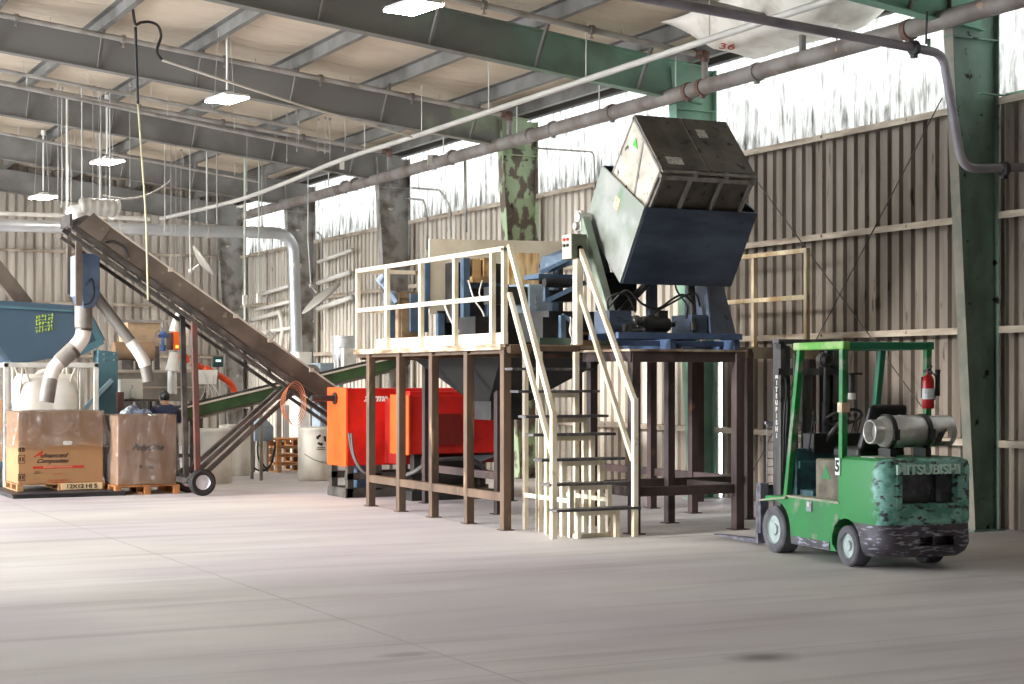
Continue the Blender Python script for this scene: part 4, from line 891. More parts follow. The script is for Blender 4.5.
for s_ in (-1, 1): wheel(s_ * .43, 1.32, .235, .20, .165); wheel(s_ * .40, 0, .19, .17, .135)
MB().cyl((-.4, 1.32, .235), (.4, 1.32, .235), .05, n=10).build('axle', M_black, fk, local=True); MB().cyl((-.38, 0, .19), (.38, 0, .19), .04, n=10).build('axle', M_black, fk, local=True)
for x in (-.20, .18):
    m = MB().box((x - .03, -.33, 1.02), (x + .03, -.13, 1.10)); m.lathe([(.152, -.025), (.162, -.025), (.162, .025), (.152, .025), (.152, -.025)], (x, -.22, 1.255), axis='x', n=24); m.box((x - .025, -.40, 1.18), (x + .03, -.375, 1.28)); m.build('cylinder_bracket', M_black, fk, local=True)
MB().hexa([(.20, -.41, 1.12), (.26, -.41, 1.16), (.26, -.38, 1.16), (.20, -.38, 1.12), (.26, -.41, 1.24), (.33, -.41, 1.28), (.33, -.38, 1.28), (.26, -.38, 1.24)]).build('bracket_latch', M_black, fk, local=True)
# propane cylinder strapped on the counterweight
pc = thing('propane_cylinder', 'silver propane cylinder strapped across the back of the green forklift', 'gas cylinder', at_l(-.0, -.22, 1.103), rad(-6.5))
m = MB().lathe([(0, -.30), (.09, -.30), (.135, -.26), (.15, -.20), (.15, .20), (.135, .26), (.09, .30), (0, .30)], (0, 0, .152), axis='x', n=28)
m.lathe([(.151, -.06), (.153, -.06), (.153, -.05), (.151, -.05)], (0, 0, .152), axis='x', n=28); m.build('tank', M_alu, pc, local=True, smooth=True)
m = MB().lathe([(.095, -.38), (.103, -.385), (.112, -.38), (.112, -.27), (.10, -.27), (.095, -.38)], (0, 0, .152), axis='x', n=24); m.build('foot_ring', M_alu, pc, local=True, smooth=True)
collar = MB().lathe([(.132, .22), (.145, .22), (.145, .47), (.132, .47), (.132, .22)], (0, 0, .152), axis='x', n=28).build('collar', M_alu, pc, local=True, smooth=True)
c1 = MB().box((.31, -.3, .06), (.42, 0, .15)).build('cutter', M_alu, pc, local=True); cut(collar, [c1])
m = MB().cyl((.30, 0, .152), (.38, 0, .152), .03, n=10); m.cyl((.36, 0, .10), (.36, 0, .2), .02, n=8); m.build('valve', mat('brass', 'b08a3c', rough=.3, metal=.8), pc, local=True)
# extinguisher on the rear right guard post
ex = thing('fire_extinguisher', 'red fire extinguisher hung on the rear guard post of the green forklift', 'fire extinguisher', at_l(.40, .0, 1.46), rad(-6.5))
M_exr = mat('extinguisher_red', 'b81d22', rough=.3, var=.05)
MB().lathe([(0, 0), (.05, 0), (.057, .015), (.057, .26), (.045, .30), (.02, .325), (.02, .34), (0, .34)], (0, 0, 0), n=20).build('cylinder', M_exr, ex, local=True, smooth=True)
MB().lathe([(.0575, .09), (.0585, .09), (.0585, .19), (.0575, .19)], (0, 0, 0), n=20).build('label_band', mat('silver_label', 'cfd2d6', rough=.4, var=.2, scale=30), ex, local=True)
m = MB().box((-.015, -.02, .34), (.015, .06, .37)); m.beam((0, -.06, .40), (0, .05, .36), .02, .012); m.beam((0, -.06, .35), (0, .03, .35), .02, .012); m.tube(smoothpath([(.02, .0, .35), (.07, -.02, .30), (.065, -.02, .15), (.06, -.01, .08)]), .008, 6); m.build('valve_handle', M_black, ex, local=True)
m = MB().cyl((.10, -.01, .12), (.10, -.01, .34), .022, n=12); m.cyl((.10, -.01, .34), (.10, -.01, .37), .026, n=12); m.box((.04, .02, .15), (.10, .04, .17)); m.build('bracket_tube', M_black, ex, local=True)
MB().box((-.04, .052, .1), (.04, .062, .3)).build('mounting_plate', M_black, ex, local=True)
pp = MB().hexa([(-.42, -.36, 1.021), (-.22, -.40, 1.021), (-.20, -.12, 1.021), (-.40, -.10, 1.021), (-.42, -.36, 1.026), (-.22, -.40, 1.026), (-.20, -.12, 1.026), (-.40, -.10, 1.026)])
pp.v = [mat_of(fk) @ p for p in pp.v]
o = pp.build('paper_sheet', M_white); tag(o, 'white sheet lying on top of the forklift counterweight beside the propane cylinder', 'sheet')
# ---------------------------------------------------------------- left side machinery
_c, _s = math.cos(YAW), math.sin(YAW)
def at(px, py, y):
    """point of the place at distance y along the hall that the survey pixel (px, py) of the photograph shows"""
    r = (px - 512) / F_PX; d = y / (_c - r * _s)
    return V((d * (r * _c + _s), y, EYE + (HORIZON - py) / F_PX * d))
def atz(px, py, z):
    r = (px - 512) / F_PX; d = (z - EYE) * F_PX / (HORIZON - py)
    return V((d * (r * _c + _s), d * (_c - r * _s), z))
M_conv = mat('brown_conveyor_steel', '6f6258', rough=.5, metal=.15, var=.15, scale=1.5, dirt='50463e', dirt_amt=.45, dirt_scale=2, dirt_stretch=(1, 2, 1), dirt2='8d7e72', dirt2_amt=.12, dirt2_scale=7)
M_dk = mat('dark_conveyor_rail', '3a3532', rough=.5, var=.2, dirt='5e5650', dirt_amt=.35, dirt_scale=4)
M_rleg = mat('red_brown_leg', '6a4038', rough=.6, var=.2, dirt='4a3a34', dirt_amt=.45, dirt_scale=3)
M_edge = mat('bright_worn_edge', 'cfc5b8', rough=.4, metal=.4, var=.15)
cv = thing('inclined_conveyor', 'long brown inclined conveyor on wheels rising to the upper left', 'conveyor', (7.26, 24.95, 0))
A, B = V((5.60, 0, 4.00)), V((10.08, 0, 0.99)); dr = (B - A).normalized(); nr = V((-dr.z, 0, dr.x)) * -1
if nr.z < 0: nr = -nr
Y0, Y1 = 24.70, 25.30
def cp(t, h, y): return V((A.x, y, A.z)) + dr * t + nr * h
Lc = (B - A).length
for y in (Y0, Y1):
    m = MB().hexa([cp(0, -.13, y), cp(Lc, -.13, y), cp(Lc, -.13, y + .02), cp(0, -.13, y + .02), cp(0, .13, y), cp(Lc, .13, y), cp(Lc, .13, y + .02), cp(0, .13, y + .02)])
    m.build('side_panel', M_conv, cv)
    m = MB().hexa([cp(0, .13, y - .02), cp(Lc, .13, y - .02), cp(Lc, .13, y + .03), cp(0, .13, y + .03), cp(0, .155, y - .02), cp(Lc, .155, y - .02), cp(Lc, .155, y + .03), cp(0, .155, y + .03)]); m.build('edge_flange', M_edge, cv)
m = MB().hexa([cp(0, .0, Y0 + .03), cp(Lc, .0, Y0 + .03), cp(Lc, .0, Y1), cp(0, .0, Y1), cp(0, .015, Y0 + .03), cp(Lc, .015, Y0 + .03), cp(Lc, .015, Y1), cp(0, .015, Y1)]); m.build('belt', mat('dark_belt', '2c2a2a', rough=.7), cv)
for y in (Y0, Y1 + .01):
    m = MB().beam(cp(-.16, -.19, y), cp(Lc, -.19, y), .05, .07, up=nr); m.build('under_rail', M_dk, cv)
    m = MB().beam(cp(-.12, -.30, y), cp(Lc - .3, -.30, y), .05, .05, up=nr); m.build('under_rail', M_dk, cv)
m = MB()
for k in range(9):
    t = .3 + k * .6; m.beam(cp(t, -.17, Y0), cp(t + .25, -.31, Y0), .03, .03, up=(0, 1, 0)); m.box(cp(t, -.17, Y0) - V((.02, 0, .02)), cp(t, -.17, Y1) + V((.02, 0, .02)))
m.build('cross_bracing', M_dk, cv)
m = MB()
for t in (1.35, 2.55, 3.2, 4.0, 4.6): m.box(cp(t, .10, Y0 - .05) - V((.02, 0, .01)), cp(t, .15, Y0 - .02) + V((.02, 0, .01)))
m.build('clip', M_edge, cv)
m = MB().cyl(cp(-.02, -.02, Y0 + .02), cp(-.02, -.02, Y1), .11, n=18); m.build('head_pulley', M_dk, cv, smooth=True); m = MB().hexa([cp(-.10, -.15, Y0 - .02), cp(.30, -.15, Y0 - .02), cp(.30, -.15, Y0), cp(-.10, -.15, Y0), cp(-.02, .15, Y0 - .02), cp(.30, .14, Y0 - .02), cp(.30, .14, Y0), cp(-.02, .15, Y0)]); m.build('head_plate', M_conv, cv, bevel=.004)
m = MB().box(cp(-.18, -.12, Y0) - V((.06, .02, .06)), cp(-.28, -.12, Y1) + V((.06, .02, .06))); m.build('drive_housing', M_dk, cv, bevel=.006)
m = MB().tube(smoothpath([cp(.35, -.10, Y0 - .03), cp(.45, -.02, Y0 - .04), cp(.62, -.0, Y0 - .04), cp(.75, -.1, Y0 - .03)]), .02, 7); m.build('cable', M_hose, cv)
MB().beam((7.16, Y0 + .02, 2.62), (7.22, Y0 + .02, .22), .08, .08, up=(1, 0, 0)).build('leg', M_rleg, cv, bevel=.005)
MB().beam((7.14, Y1 - .02, 2.70), (7.20, Y1 - .02, .22), .08, .08, up=(1, 0, 0)).build('leg', M_dk, cv, bevel=.005)
for (dx, dz, y) in ((0, 0, Y0 + .03), (.13, -.06, Y0 + .04)):
    MB().beam((8.62 + dx, y, 1.60 + dz * .5), (7.06 + dx, y, .22 + dz * .5), .06, .08, up=(0, 1, 0)).build('brace', M_dk, cv, bevel=.005)
MB().beam((8.70, Y1, 1.58), (7.1, Y1, .22), .06, .08, up=(0, 1, 0)).build('brace', M_dk, cv, bevel=.005)
MB().cyl((7.26, Y0 - .02, .2), (7.26, Y1 + .05, .2), .03, n=10).build('axle', M_dk, cv)
MB().box((7.05, Y0 + .05, .18), (7.12, Y1, .26)).build('axle_beam', M_dk, cv)
for y, s_ in ((Y0 - .07, -1), (Y1 + .12, 1)):
    w = MB().lathe([(.11, -.05), (.17, -.06), (.20, -.035), (.20, .035), (.17, .06), (.11, .05)], (7.26, y, .2), d=(0, 1, 0), n=28, cap=False).build('wheel', mat('black_tyre', '211f1f', rough=.7), cv, smooth=True)
    h = MB().lathe([(0, -.035), (.03, -.035), (.03, -.02), (.095, -.015), (.115, -.04), (.115, .04), (0, .03)], (7.26, y, .2), d=(0, 1, 0), n=28)
    h.box((7.24, y - .03, .14), (7.28, y - .02, .26)); h.box((7.20, y - .03, .18), (7.32, y - .02, .22)); h.build('hub', mat('white_wheel_rim', 'd6d6da', rough=.35, metal=.2), w, smooth=True)
# loops of thin orange cord hung on the brace
m = MB()
for k in range(4): m.tube(smoothpath([(8.66 + .17 * math.cos(a) + .02 * k, Y0 - .05 - .008 * k, 1.36 + (.25 + .03 * k) * math.sin(a)) for a in [2 * math.pi * i / 12 for i in range(13)]], 3), .006, 5)
o = m.build('cord_coil', mat('orange_cord', 'b8704c', rough=.6)); tag(o, 'coil of thin orange brown cord hanging where the conveyor brace meets the rail', 'cord')

# discharge box with its spouts
db = thing('discharge_box', 'blue discharge box with white elbow spout under the conveyor head', 'discharge box', (5.65, 25.3, 2.6))
M_dbl = mat('discharge_blue', '52637c', rough=.45, var=.10, dirt='46566c', dirt_amt=.4, dirt_scale=2)
m = MB().box((5.55, 24.98, 2.95), (5.83, 25.62, 3.57)); m.hexa([(5.60, 25.05, 2.78), (5.76, 25.05, 2.78), (5.76, 25.5, 2.78), (5.60, 25.5, 2.78), (5.55, 24.98, 2.95), (5.83, 24.98, 2.95), (5.83, 25.62, 2.95), (5.55, 25.62, 2.95)])
m.build('box', M_dbl, db, bevel=.02)
MB().box((5.535, 25.0, 2.96), (5.55, 25.62, 3.56)).build('side_cover', mat('pale_blue_grey', '878f9e', rough=.5), db)
m = MB().beam((5.50, 24.90, 3.95), (5.50, 24.90, 2.80), .09, .06, up=(0, 1, 0)); m.box((5.50, 25.66, 3.0), (5.56, 25.72, 4.0)); m.build('hanger', M_conv, db)
m = MB().tube(smoothpath([(5.62, 24.96, 3.1), (5.70, 24.94, 3.2), (5.74, 24.95, 3.0), (5.68, 24.95, 2.85), (5.58, 24.95, 2.82)]), .012, 6); m.build('cable', M_hose, db)
M_pv = mat('white_pipe', 'dedad2', rough=.45, var=.05, dirt='bdb6aa', dirt_amt=.3, dirt_scale=2); M_pg = mat('grey_pipe', '8e8780', rough=.5, var=.12, dirt='6f6963', dirt_amt=.4)
Ys = 25.28
m = MB().lathe([(.10, .34), (.13, .30), (.13, .0), (.11, -.02)], (5.655, Ys, 2.50), n=20); m.build('funnel', M_pg, db, smooth=True)
m = MB().tube(smoothpath([(5.65, Ys, 2.62), (5.66, Ys, 2.48), (5.62, Ys, 2.32), (5.50, Ys, 2.17)]), .115, 16); m.build('spout_elbow', M_pv, db, smooth=True)
M_clamp = mat('dark_clamp', '5a524c', rough=.4, metal=.5)
MB().cyl((5.655, Ys, 2.45), (5.66, Ys, 2.50), .122, n=18).build('clamp_ring', M_clamp, db); MB().cyl((5.53, Ys, 2.17), (5.49, Ys, 2.14), .126, n=18).build('clamp_ring', M_clamp, db)
m = MB().cyl((5.52, Ys, 2.19), (5.30, Ys, 1.98), .12, n=18); m.build('sleeve', M_pg, db, smooth=True)
m = MB().tube(smoothpath([(5.31, Ys, 1.99), (5.22, Ys, 1.88), (5.17, Ys, 1.72)]), .105, 16); m.build('spout_elbow', M_pv, db, smooth=True)
m = MB().cyl((5.17, Ys, 1.75), (5.11, Ys, 1.40), .11, .115, n=18); m.build('spout_end', M_pg, db, smooth=True)
M_gch = mat('galvanised_chute', '85817b', rough=.4, metal=.35, var=.12)
MB().cyl((5.78, 25.3, 3.04), (6.36, 25.22, 2.27), .085, n=16).build('side_chute', M_gch, db, smooth=True)
m = MB().tube(smoothpath([(6.34, 25.22, 2.30), (6.44, 25.2, 2.16), (6.52, 25.19, 2.02), (6.55, 25.18, 1.92)]), .092, 16); m.build('spout_elbow', M_pv, db, smooth=True)
MB().cyl((6.55, 25.18, 1.94), (6.60, 25.18, 1.70), .088, n=16).build('spout_end', M_gch, db, smooth=True)

# big blue machine on its column
YB = 28.3
sh = thing('blue_size_reducer', 'large blue steel machine with yellow green stencil behind the cardboard boxes', 'machine', at(60, 430, YB + .6) * 1.0)
sh.location.z = 0
M_bl = mat('steel_blue_body', '46596b', rough=.45, var=.08, scale=.8, dirt='3c5160', dirt_amt=.42, dirt_scale=1.2, dirt_edge=.2, dirt2='9aa6a4', dirt2_amt=.05, dirt2_scale=8)
M_bl2 = mat('steel_blue_column', '4c6f78', rough=.5, var=.1, dirt='40606e', dirt_amt=.4)
def wall_poly(pts, y0, y1, m=None):
    m = m or MB(); f = [at(px, py, y0) for px, py in pts]; n = len(f)
    vs = f + [V((p.x, y1, p.z)) for p in f]
    return m.add(vs, [tuple(range(n)), tuple(range(2 * n - 1, n - 1, -1))] + [(i, n + i, n + (i + 1) % n, (i + 1) % n) for i in range(n)])
wall_poly([(-30, 299), (0, 300.5), (74, 305), (78, 348), (72, 355), (13, 365), (0, 347), (-30, 345)], YB, YB + 1.4).build('body', M_bl, sh, bevel=.01)
wall_poly([(76, 305), (89, 308), (105.5, 340), (78, 352)], YB + .1, YB + 1.3).build('end_cheek', M_bl, sh, bevel=.01)
m = MB(); wall_poly([(91, 315), (103, 338), (96, 341), (86, 316)], YB + .06, YB + .10, m); m.build('cheek_panel', M_bl2, sh)
m = MB(); wall_poly([(0, 305), (74, 310), (74, 312), (0, 308)], YB - .03, YB, m); m.build('top_flange', M_bl2, sh)
m = MB(); wall_poly([(72, 352), (103, 338), (104, 344), (72, 360)], YB - .02, YB + 1.3, m); m.build('sill', M_bl2, sh)
m = MB(); wall_poly([(98, 350), (118, 352), (118, 476), (98, 476)], YB - .1, YB + .25, m)
m.build('column', M_bl2, sh, bevel=.01)
m = MB()
for (px, py) in ((104, 354), (114, 354), (104, 360), (114, 360)): p = at(px, py, YB - .11); m.cyl(p, p + V((0, .03, 0)), .018, n=8)
m.build('bolt_row', M_bolt, sh)
MB().beam(at(84, 409, YB - .15), at(112, 380, YB - .15), .07, .05, up=(0, 1, 0)).build('brace', mat('pale_blue_brace', '8fa9b4', rough=.5), sh)
m = MB(); wall_poly([(-28, 345), (-10, 345), (-10, 478), (-28, 478)], YB, YB + .3, m); m.build('column', M_bl2, sh)
for k in range(2):
    m = MB(); wall_poly([(-28, 345), (-10, 345), (-10, 476), (-28, 476)], YB + 1.1, YB + 1.3, m); m.build('column', M_bl2, sh); break
# stencil: rows of short strokes
rs = random.Random(5); m = MB()
for r_ in range(5):
    for c_ in range(6):
        for _ in range(2):
            px = 36.5 + c_ * 3.0 + rs.uniform(-.3, .9) - r_ * .0; py = 317 + r_ * 3.5 - c_ * .45 + rs.uniform(-.5, .5)
            p = at(px, py, YB - .012); w_, h_ = (.032, .012) if rs.random() < .5 else (.012, .045)
            m.box(p - V((w_ / 2, 0, h_ / 2)), p + V((w_ / 2, .014, h_ / 2)))
m.build('stencil', mat('yellow_green_stencil', 'b7cf5a', var=.1), sh)

# bulk bag in its frame
YF = 27.0
bf = thing('bag_frame', 'white steel frame holding the bulk bag behind the left cardboard box', 'frame', V((at(50, 400, YF).x, YF + .45, 0)))
M_wfr = mat('greyish_white_frame', 'cfccc4', rough=.5, var=.06, dirt='a8a49c', dirt_amt=.35)
xs = (at(6, 365, YF).x, at(96, 365, YF).x)
for x in xs:
    for y in (YF, YF + 1.0): MB().box((x - .035, y - .035, 0), (x + .035, y + .035, 1.98)).build('post', M_wfr, bf, bevel=.004)
for y in (YF, YF + 1.0): MB().box((xs[0] - .035, y - .035, 1.92), (xs[1] + .035, y + .035, 1.99)).build('top_bar', M_wfr, bf, bevel=.004)
for x in xs: MB().box((x - .03, YF, 1.92), (x + .03, YF + 1.0, 1.985)).build('top_bar', M_wfr, bf, bevel=.004)
bg_ = thing('bulk_bag', 'white woven bulk bag hanging in the white frame', 'bag', V(((xs[0] + xs[1]) / 2, YF + .5, .1)))
M_bag = mat('white_woven_bag', 'e8e3da', rough=.8, var=.05, dirt='c9c0b2', dirt_amt=.35, dirt_scale=2, bump=.3, bump_scale=25)
cx, cy = (xs[0] + xs[1]) / 2, YF + .5
def bag(u, v):
    a = 2 * math.pi * u; z = .12 + 1.68 * v
    r = .50 * (1 - .06 * math.cos(a * 4)) * (1.0 + .05 * math.sin(v * 3.1)) * (1 if v < .90 else 1 - (v - .90) * 1.6)
    r = min(r, .52); e = 4.0
    k = 1 / (abs(math.cos(a)) ** e + abs(math.sin(a)) ** e) ** (1 / e)
    d = 1 + .03 * noise.noise(V((math.cos(a) * 3, math.sin(a) * 3, z * 3)))
    return (cx + .47 * k * math.cos(a) * (r / .5) * d, cy + .40 * k * math.sin(a) * (r / .5) * d, z + (.05 * noise.noise(V((a * 2, 0, 1))) if v > .9 else 0))
m = MB().grid(bag, 48, 22); vs_t = [p for p in m.v[-49:]]; m.add(vs_t[:-1], [tuple(range(48))]); m.build('sack', M_bag, bg_, smooth='all')
for (sx, sy) in ((-1, -1), (1, -1), (-1, 1), (1, 1)):
    m = MB()
    px_, py_ = cx + sx * .36, cy + sy * .30
    m.tube(smoothpath([(px_ - .09, py_, 1.5), (px_ - .03 + sx * .04, py_ + sy * .12, 1.86), (px_ + sx * .08, py_ + sy * .17, 1.95), (px_ + .03 + sx * .04, py_ + sy * .12, 1.86), (px_ + .09, py_, 1.5)], 4), .018, 6)
    m.build('lifting_loop', M_bag, bg_, smooth='all')
m = MB().tube(smoothpath([(cx - .1, cy, 1.6), (cx - .12, cy - .05, 1.72), (cx - .02, cy - .1, 1.80), (cx + .08, cy - .08, 1.74), (cx + .1, cy, 1.6)], 4), [.05] + [.10] * 15 + [.05], 10); m.build('gathered_top', M_bag, bg_, smooth='all')

# cardboard boxes on pallets
M_card = mat('cardboard', 'a97f57', rough=.8, var=.06, scale=1.2, dirt='99724c', dirt_amt=.4, dirt_scale=1.6, dirt_edge=.25)
M_card2 = mat('brown_cardboard', 'a9825f', rough=.8, var=.06, scale=1.2, dirt='9c785a', dirt_amt=.4, dirt_scale=1.6, dirt_edge=.25)
M_pal = mat('pallet_wood', 'b5875a', rough=.8, var=.15, scale=3, stretch=(1, 5, 5), dirt='8c6540', dirt_amt=.4, dirt_scale=4, dirt_stretch=(1, 4, 4))
M_palo = mat('orange_pallet_wood', 'b87a46', rough=.8, var=.15, scale=3, stretch=(1, 5, 5), dirt='90592f', dirt_amt=.4, dirt_scale=4)
def film_material():
    m = bpy.data.materials.new('clear_film'); m.use_nodes = True; nt = m.node_tree; N, L = nt.nodes, nt.links; N.remove(N['Principled BSDF']); out = N['Material Output']
    tc = N.new('ShaderNodeTexCoord'); mp = N.new('ShaderNodeMapping'); mp.inputs['Scale'].default_value = (1, 1, .5); L.new(tc.outputs['Object'], mp.inputs[0])
    n = N.new('ShaderNodeTexNoise'); n.inputs['Scale'].default_value = 7; n.inputs['Detail'].default_value = 7; n.inputs['Roughness'].default_value = .62; n.inputs['Distortion'].default_value = 1.3; L.new(mp.outputs[0], n.inputs['Vector'])
    bp_ = N.new('ShaderNodeBump'); bp_.inputs['Strength'].default_value = 1.0; bp_.inputs['Distance'].default_value = .12; L.new(n.outputs['Fac'], bp_.inputs['Height'])
    t_ = N.new('ShaderNodeBsdfTransparent'); t_.inputs[0].default_value = (.97, .96, .95, 1); d_ = N.new('ShaderNodeBsdfDiffuse'); d_.inputs[0].default_value = (.85, .83, .82, 1); g_ = N.new('ShaderNodeBsdfGlossy'); g_.inputs['Roughness'].default_value = .12
    L.new(bp_.outputs['Normal'], g_.inputs['Normal'])
    a = N.new('ShaderNodeMixShader'); a.inputs[0].default_value = .08; L.new(t_.outputs[0], a.inputs[1]); L.new(d_.outputs[0], a.inputs[2])
    lw = N.new('ShaderNodeFresnel'); lw.inputs['IOR'].default_value = 1.28; L.new(bp_.outputs['Normal'], lw.inputs['Normal'])
    # whitened crease lines, painted in for the film's missing glints
    m2 = N.new('ShaderNodeMapping'); m2.inputs['Scale'].default_value = (1.6, 1.6, 1.0); m2.inputs['Rotation'].default_value = (.5, .7, .4); L.new(tc.outputs['Object'], m2.inputs[0])
    n3 = N.new('ShaderNodeTexNoise'); n3.inputs['Scale'].default_value = 3.2; n3.inputs['Detail'].default_value = 4; n3.inputs['Distortion'].default_value = 2.2; L.new(m2.outputs[0], n3.inputs['Vector'])
    sb = N.new('ShaderNodeMath'); sb.operation = 'SUBTRACT'; sb.inputs[1].default_value = .5; L.new(n3.outputs['Fac'], sb.inputs[0])
    ab = N.new('ShaderNodeMath'); ab.operation = 'ABSOLUTE'; L.new(sb.outputs[0], ab.inputs[0])
    cr = N.new('ShaderNodeMapRange'); cr.inputs['From Min'].default_value = .008; cr.inputs['From Max'].default_value = 0; cr.inputs['To Min'].default_value = .045; cr.inputs['To Max'].default_value = .5; L.new(ab.outputs[0], cr.inputs['Value'])
    L.new(cr.outputs[0], a.inputs[0])
    b = N.new('ShaderNodeMixShader'); L.new(lw.outputs[0], b.inputs[0]); L.new(a.outputs[0], b.inputs[1]); L.new(g_.outputs[0], b.inputs[2]); L.new(b.outputs[0], out.inputs[0])
    return m
M_film = film_material()
def film(parent, x0, x1, y0, y1, ztop, zbot, flare, seed):
    def f(u, v):
        per = [(x0, y1), (x0, y0), (x1, y0), (x1, y1), (x0, y1)]; L_ = [y1 - y0, x1 - x0, y1 - y0, x1 - x0]; s_ = u * sum(L_); i = 0
        while i < 3 and s_ > L_[i]: s_ -= L_[i]; i += 1
        t = s_ / L_[i]; a, b_ = V(per[i] + (0,)), V(per[i + 1] + (0,)); p = a.lerp(b_, t); c_ = V(((x0 + x1) / 2, (y0 + y1) / 2, 0)); o_ = (p - c_).normalized()
        nz = noise.noise(V((p.x * 5 + seed, p.y * 5, v * 1.5))); n2 = noise.noise(V((p.x * 14 + seed, p.y * 14, v * 5)))
        corner = max(0, 1 - 4 * min(t, 1 - t))
        off = .012 + (flare * v * (.4 + .9 * max(0, nz + .3)) + .018 * abs(n2)) + .03 * corner * v
        zb = zbot + .06 * noise.noise(V((p.x * 3 + seed, p.y * 3, 9)))
        return p + o_ * off + V((0, 0, ztop + (zb - ztop) * v))
    m = MB().grid(f, 110, 26)
    top = [V(p) for p in m.v[:110]]; m.add(top, [tuple(range(110))])
    return m.build('plastic_film', M_film, parent, smooth='all')
def pallet(name, label, x0, x1, y0, y1, z0, h, m_, group=None):
    t = thing(name, label, 'pallet', ((x0 + x1) / 2, (y0 + y1) / 2, z0), 0, group)
    n = 6
    for k in range(n):
        y = y0 + (y1 - y0 - .12) * k / (n - 1); MB().box((x0, y, z0 + h - .02), (x1, y + .12, z0 + h)).build('deck_board', m_, t, bevel=.002)
    for x in (x0, (x0 + x1) / 2 - .045, x1 - .09):
        for y in (y0, (y0 + y1) / 2 - .05, y1 - .1): MB().box((x, y, z0 + .02), (x + .09, y + .1, z0 + h - .02)).build('block', m_, t, bevel=.003)
        MB().box((x, y0, z0), (x + .09, y1, z0 + .02)).build('bottom_board', m_, t)
    return t
bx1 = thing('cardboard_box', 'large tan cardboard box with black and red print under clear film', 'box', (5.43, 26.2, .18))
X0, X1, YF1, YB1 = 4.80, 6.05, 25.75, 26.70
MB().box((X0, YF1, .182), (X1, YB1, 1.25)).build('carton', M_card, bx1, bevel=.008)
film(bx1, X0, X1, YF1, YB1, 1.262, .72, .13, 1.3)
ink = mat('black_ink', '2a2220', rough=.8, var=0); red = mat('red_ink', 'b8341f', rough=.8, var=.05)
rx, ru = V((1, 0, 0)), V((0, 0, 1)); yf = YF1 - .002
def on1(px, py): p = at(px, py, YF1); p.y = yf; return p
text('lettering', 'dvanced', .098, ink, bx1, on1(53.5, 455.5), rx, ru, ext=.001, shear=.5, bold=.002, sx=1.18)
text('lettering', 'A', .13, red, bx1, on1(37.5, 454.5), rx, ru, ext=.001, shear=.6, bold=.004, sx=1.3)
text('lettering', 'Composites', .085, ink, bx1, on1(52, 461), rx, ru, ext=.001, shear=.5, bold=.002, sx=1.12)
p = on1(33, 469); q_ = on1(84, 465.2); MB().box(p - V((0, .0005, 0)), q_ + V((0, .002, 0))).build('red_band', red, bx1)
text('lettering', 'ADVANCED COMPOSITES INC', .032, mat('pale_ink', 'e0b090', var=0), bx1, on1(58, 467) - V((0, .002, 0)), rx, ru, ext=.001)
text('lettering', 'SINGLE\nPRODUCT', .022, ink, bx1, on1(37.5, 472.5), rx, ru, ext=.001)
text('lettering', 'CAUTION', .026, red, bx1, on1(58, 474), rx, ru, ext=.001)
text('lettering', 'KEEP DRY HANDLE\nWITH CARE', .034, red, bx1, on1(58, 481.5), rx, ru, ext=.001)
for py0, py1 in ((448, 451.5), (455, 463.5), (474, 481)):
    m = MB()
    a_, b_ = on1(18, py1), on1(25, py0)
    for (p_, q2) in ((a_, V((b_.x, yf, a_.z + .008))), (V((a_.x, yf, b_.z - .008)), b_), (a_, V((a_.x + .008, yf, b_.z))), (V((b_.x - .008, yf, a_.z)), b_)): m.box(p_, q2 + V((0, .002, 0)))
    mid = (a_ + b_) / 2; m.box(mid - V((.03, 0, .03)), mid + V((-.01, .002, .03))); m.box(mid + V((.01, 0, -.03)), mid + V((.03, .002, .03)))
    m.build('handling_mark', ink, bx1)
p = on1(63, 443); MB().box(p - V((0, .012, .03)), p + V((.13, -.010, .03))).build('paper_label', M_white, bx1)
pt = pallet('wooden_pallet', 'low pale pallet with marker writing under the printed cardboard box', X0 - .02, X1 + .02, YF1 - .03, YB1 + .03, .07, .11, M_pal)
MB().box((X0 + .62, YF1 - .05, .08), (X1 - .02, YF1 - .031, .175)).build('writing_board', mat('pale_board', 'd8bb94', rough=.8), pt)
text('lettering', '12X12 HI 5', .085, ink, pt, (X0 + .92, YF1 - .053, .125), rx, ru, ext=.001, bold=.002, sx=1.15)
sc_ = thing('floor_scale', 'dark low floor scale under the printed cardboard box', 'scale', (5.45, 26.1, 0))
MB().box((4.62, 25.2, .0), (6.25, 27.0, .05)).build('base', M_black, sc_, bevel=.004); MB().box((4.60, 25.18, .05), (6.27, 26.92, .068)).build('platform', mat('dark_scale_plate', '38383e', rough=.5, metal=.3), sc_, bevel=.003)
bx2 = thing('cardboard_box', 'cardboard box fully wrapped in clear film beside the conveyor wheel', 'box', (6.63, 25.8, .14))
MB().box((6.17, 25.32, .142), (7.06, 26.15, 1.19)).build('carton', M_card2, bx2, bevel=.008)
film(bx2, 6.17, 7.06, 25.32, 26.15, 1.20, .16, .075, 7.7)
yf2 = 25.318
def on2(px, py): p = at(px, py, 25.32); p.y = yf2; return p
text('lettering', 'PolyOne', .135, ink, bx2, on2(147.5, 447.5), rx, ru, ext=.001, shear=.4, bold=.004, sx=1.0)
a_, b_ = on2(133, 452.3), on2(160, 451.7); MB().box(a_ - V((0, 0, 0)), b_ + V((0, .002, 0))).build('underline', ink, bx2)
text('lettering', 'Clyn', .07, ink, bx2, on2(149.5, 467), rx, ru, ext=.001, shear=.2, bold=.002)
p = on2(141, 466.5); MB().cyl(p, p + V((0, .003, 0)), .024, n=10).build('print_mark', ink, bx2)
pallet('wooden_pallet', 'orange brown pallet under the film wrapped box beside the wheel', 6.12, 7.10, 25.26, 26.2, 0, .14, M_palo)
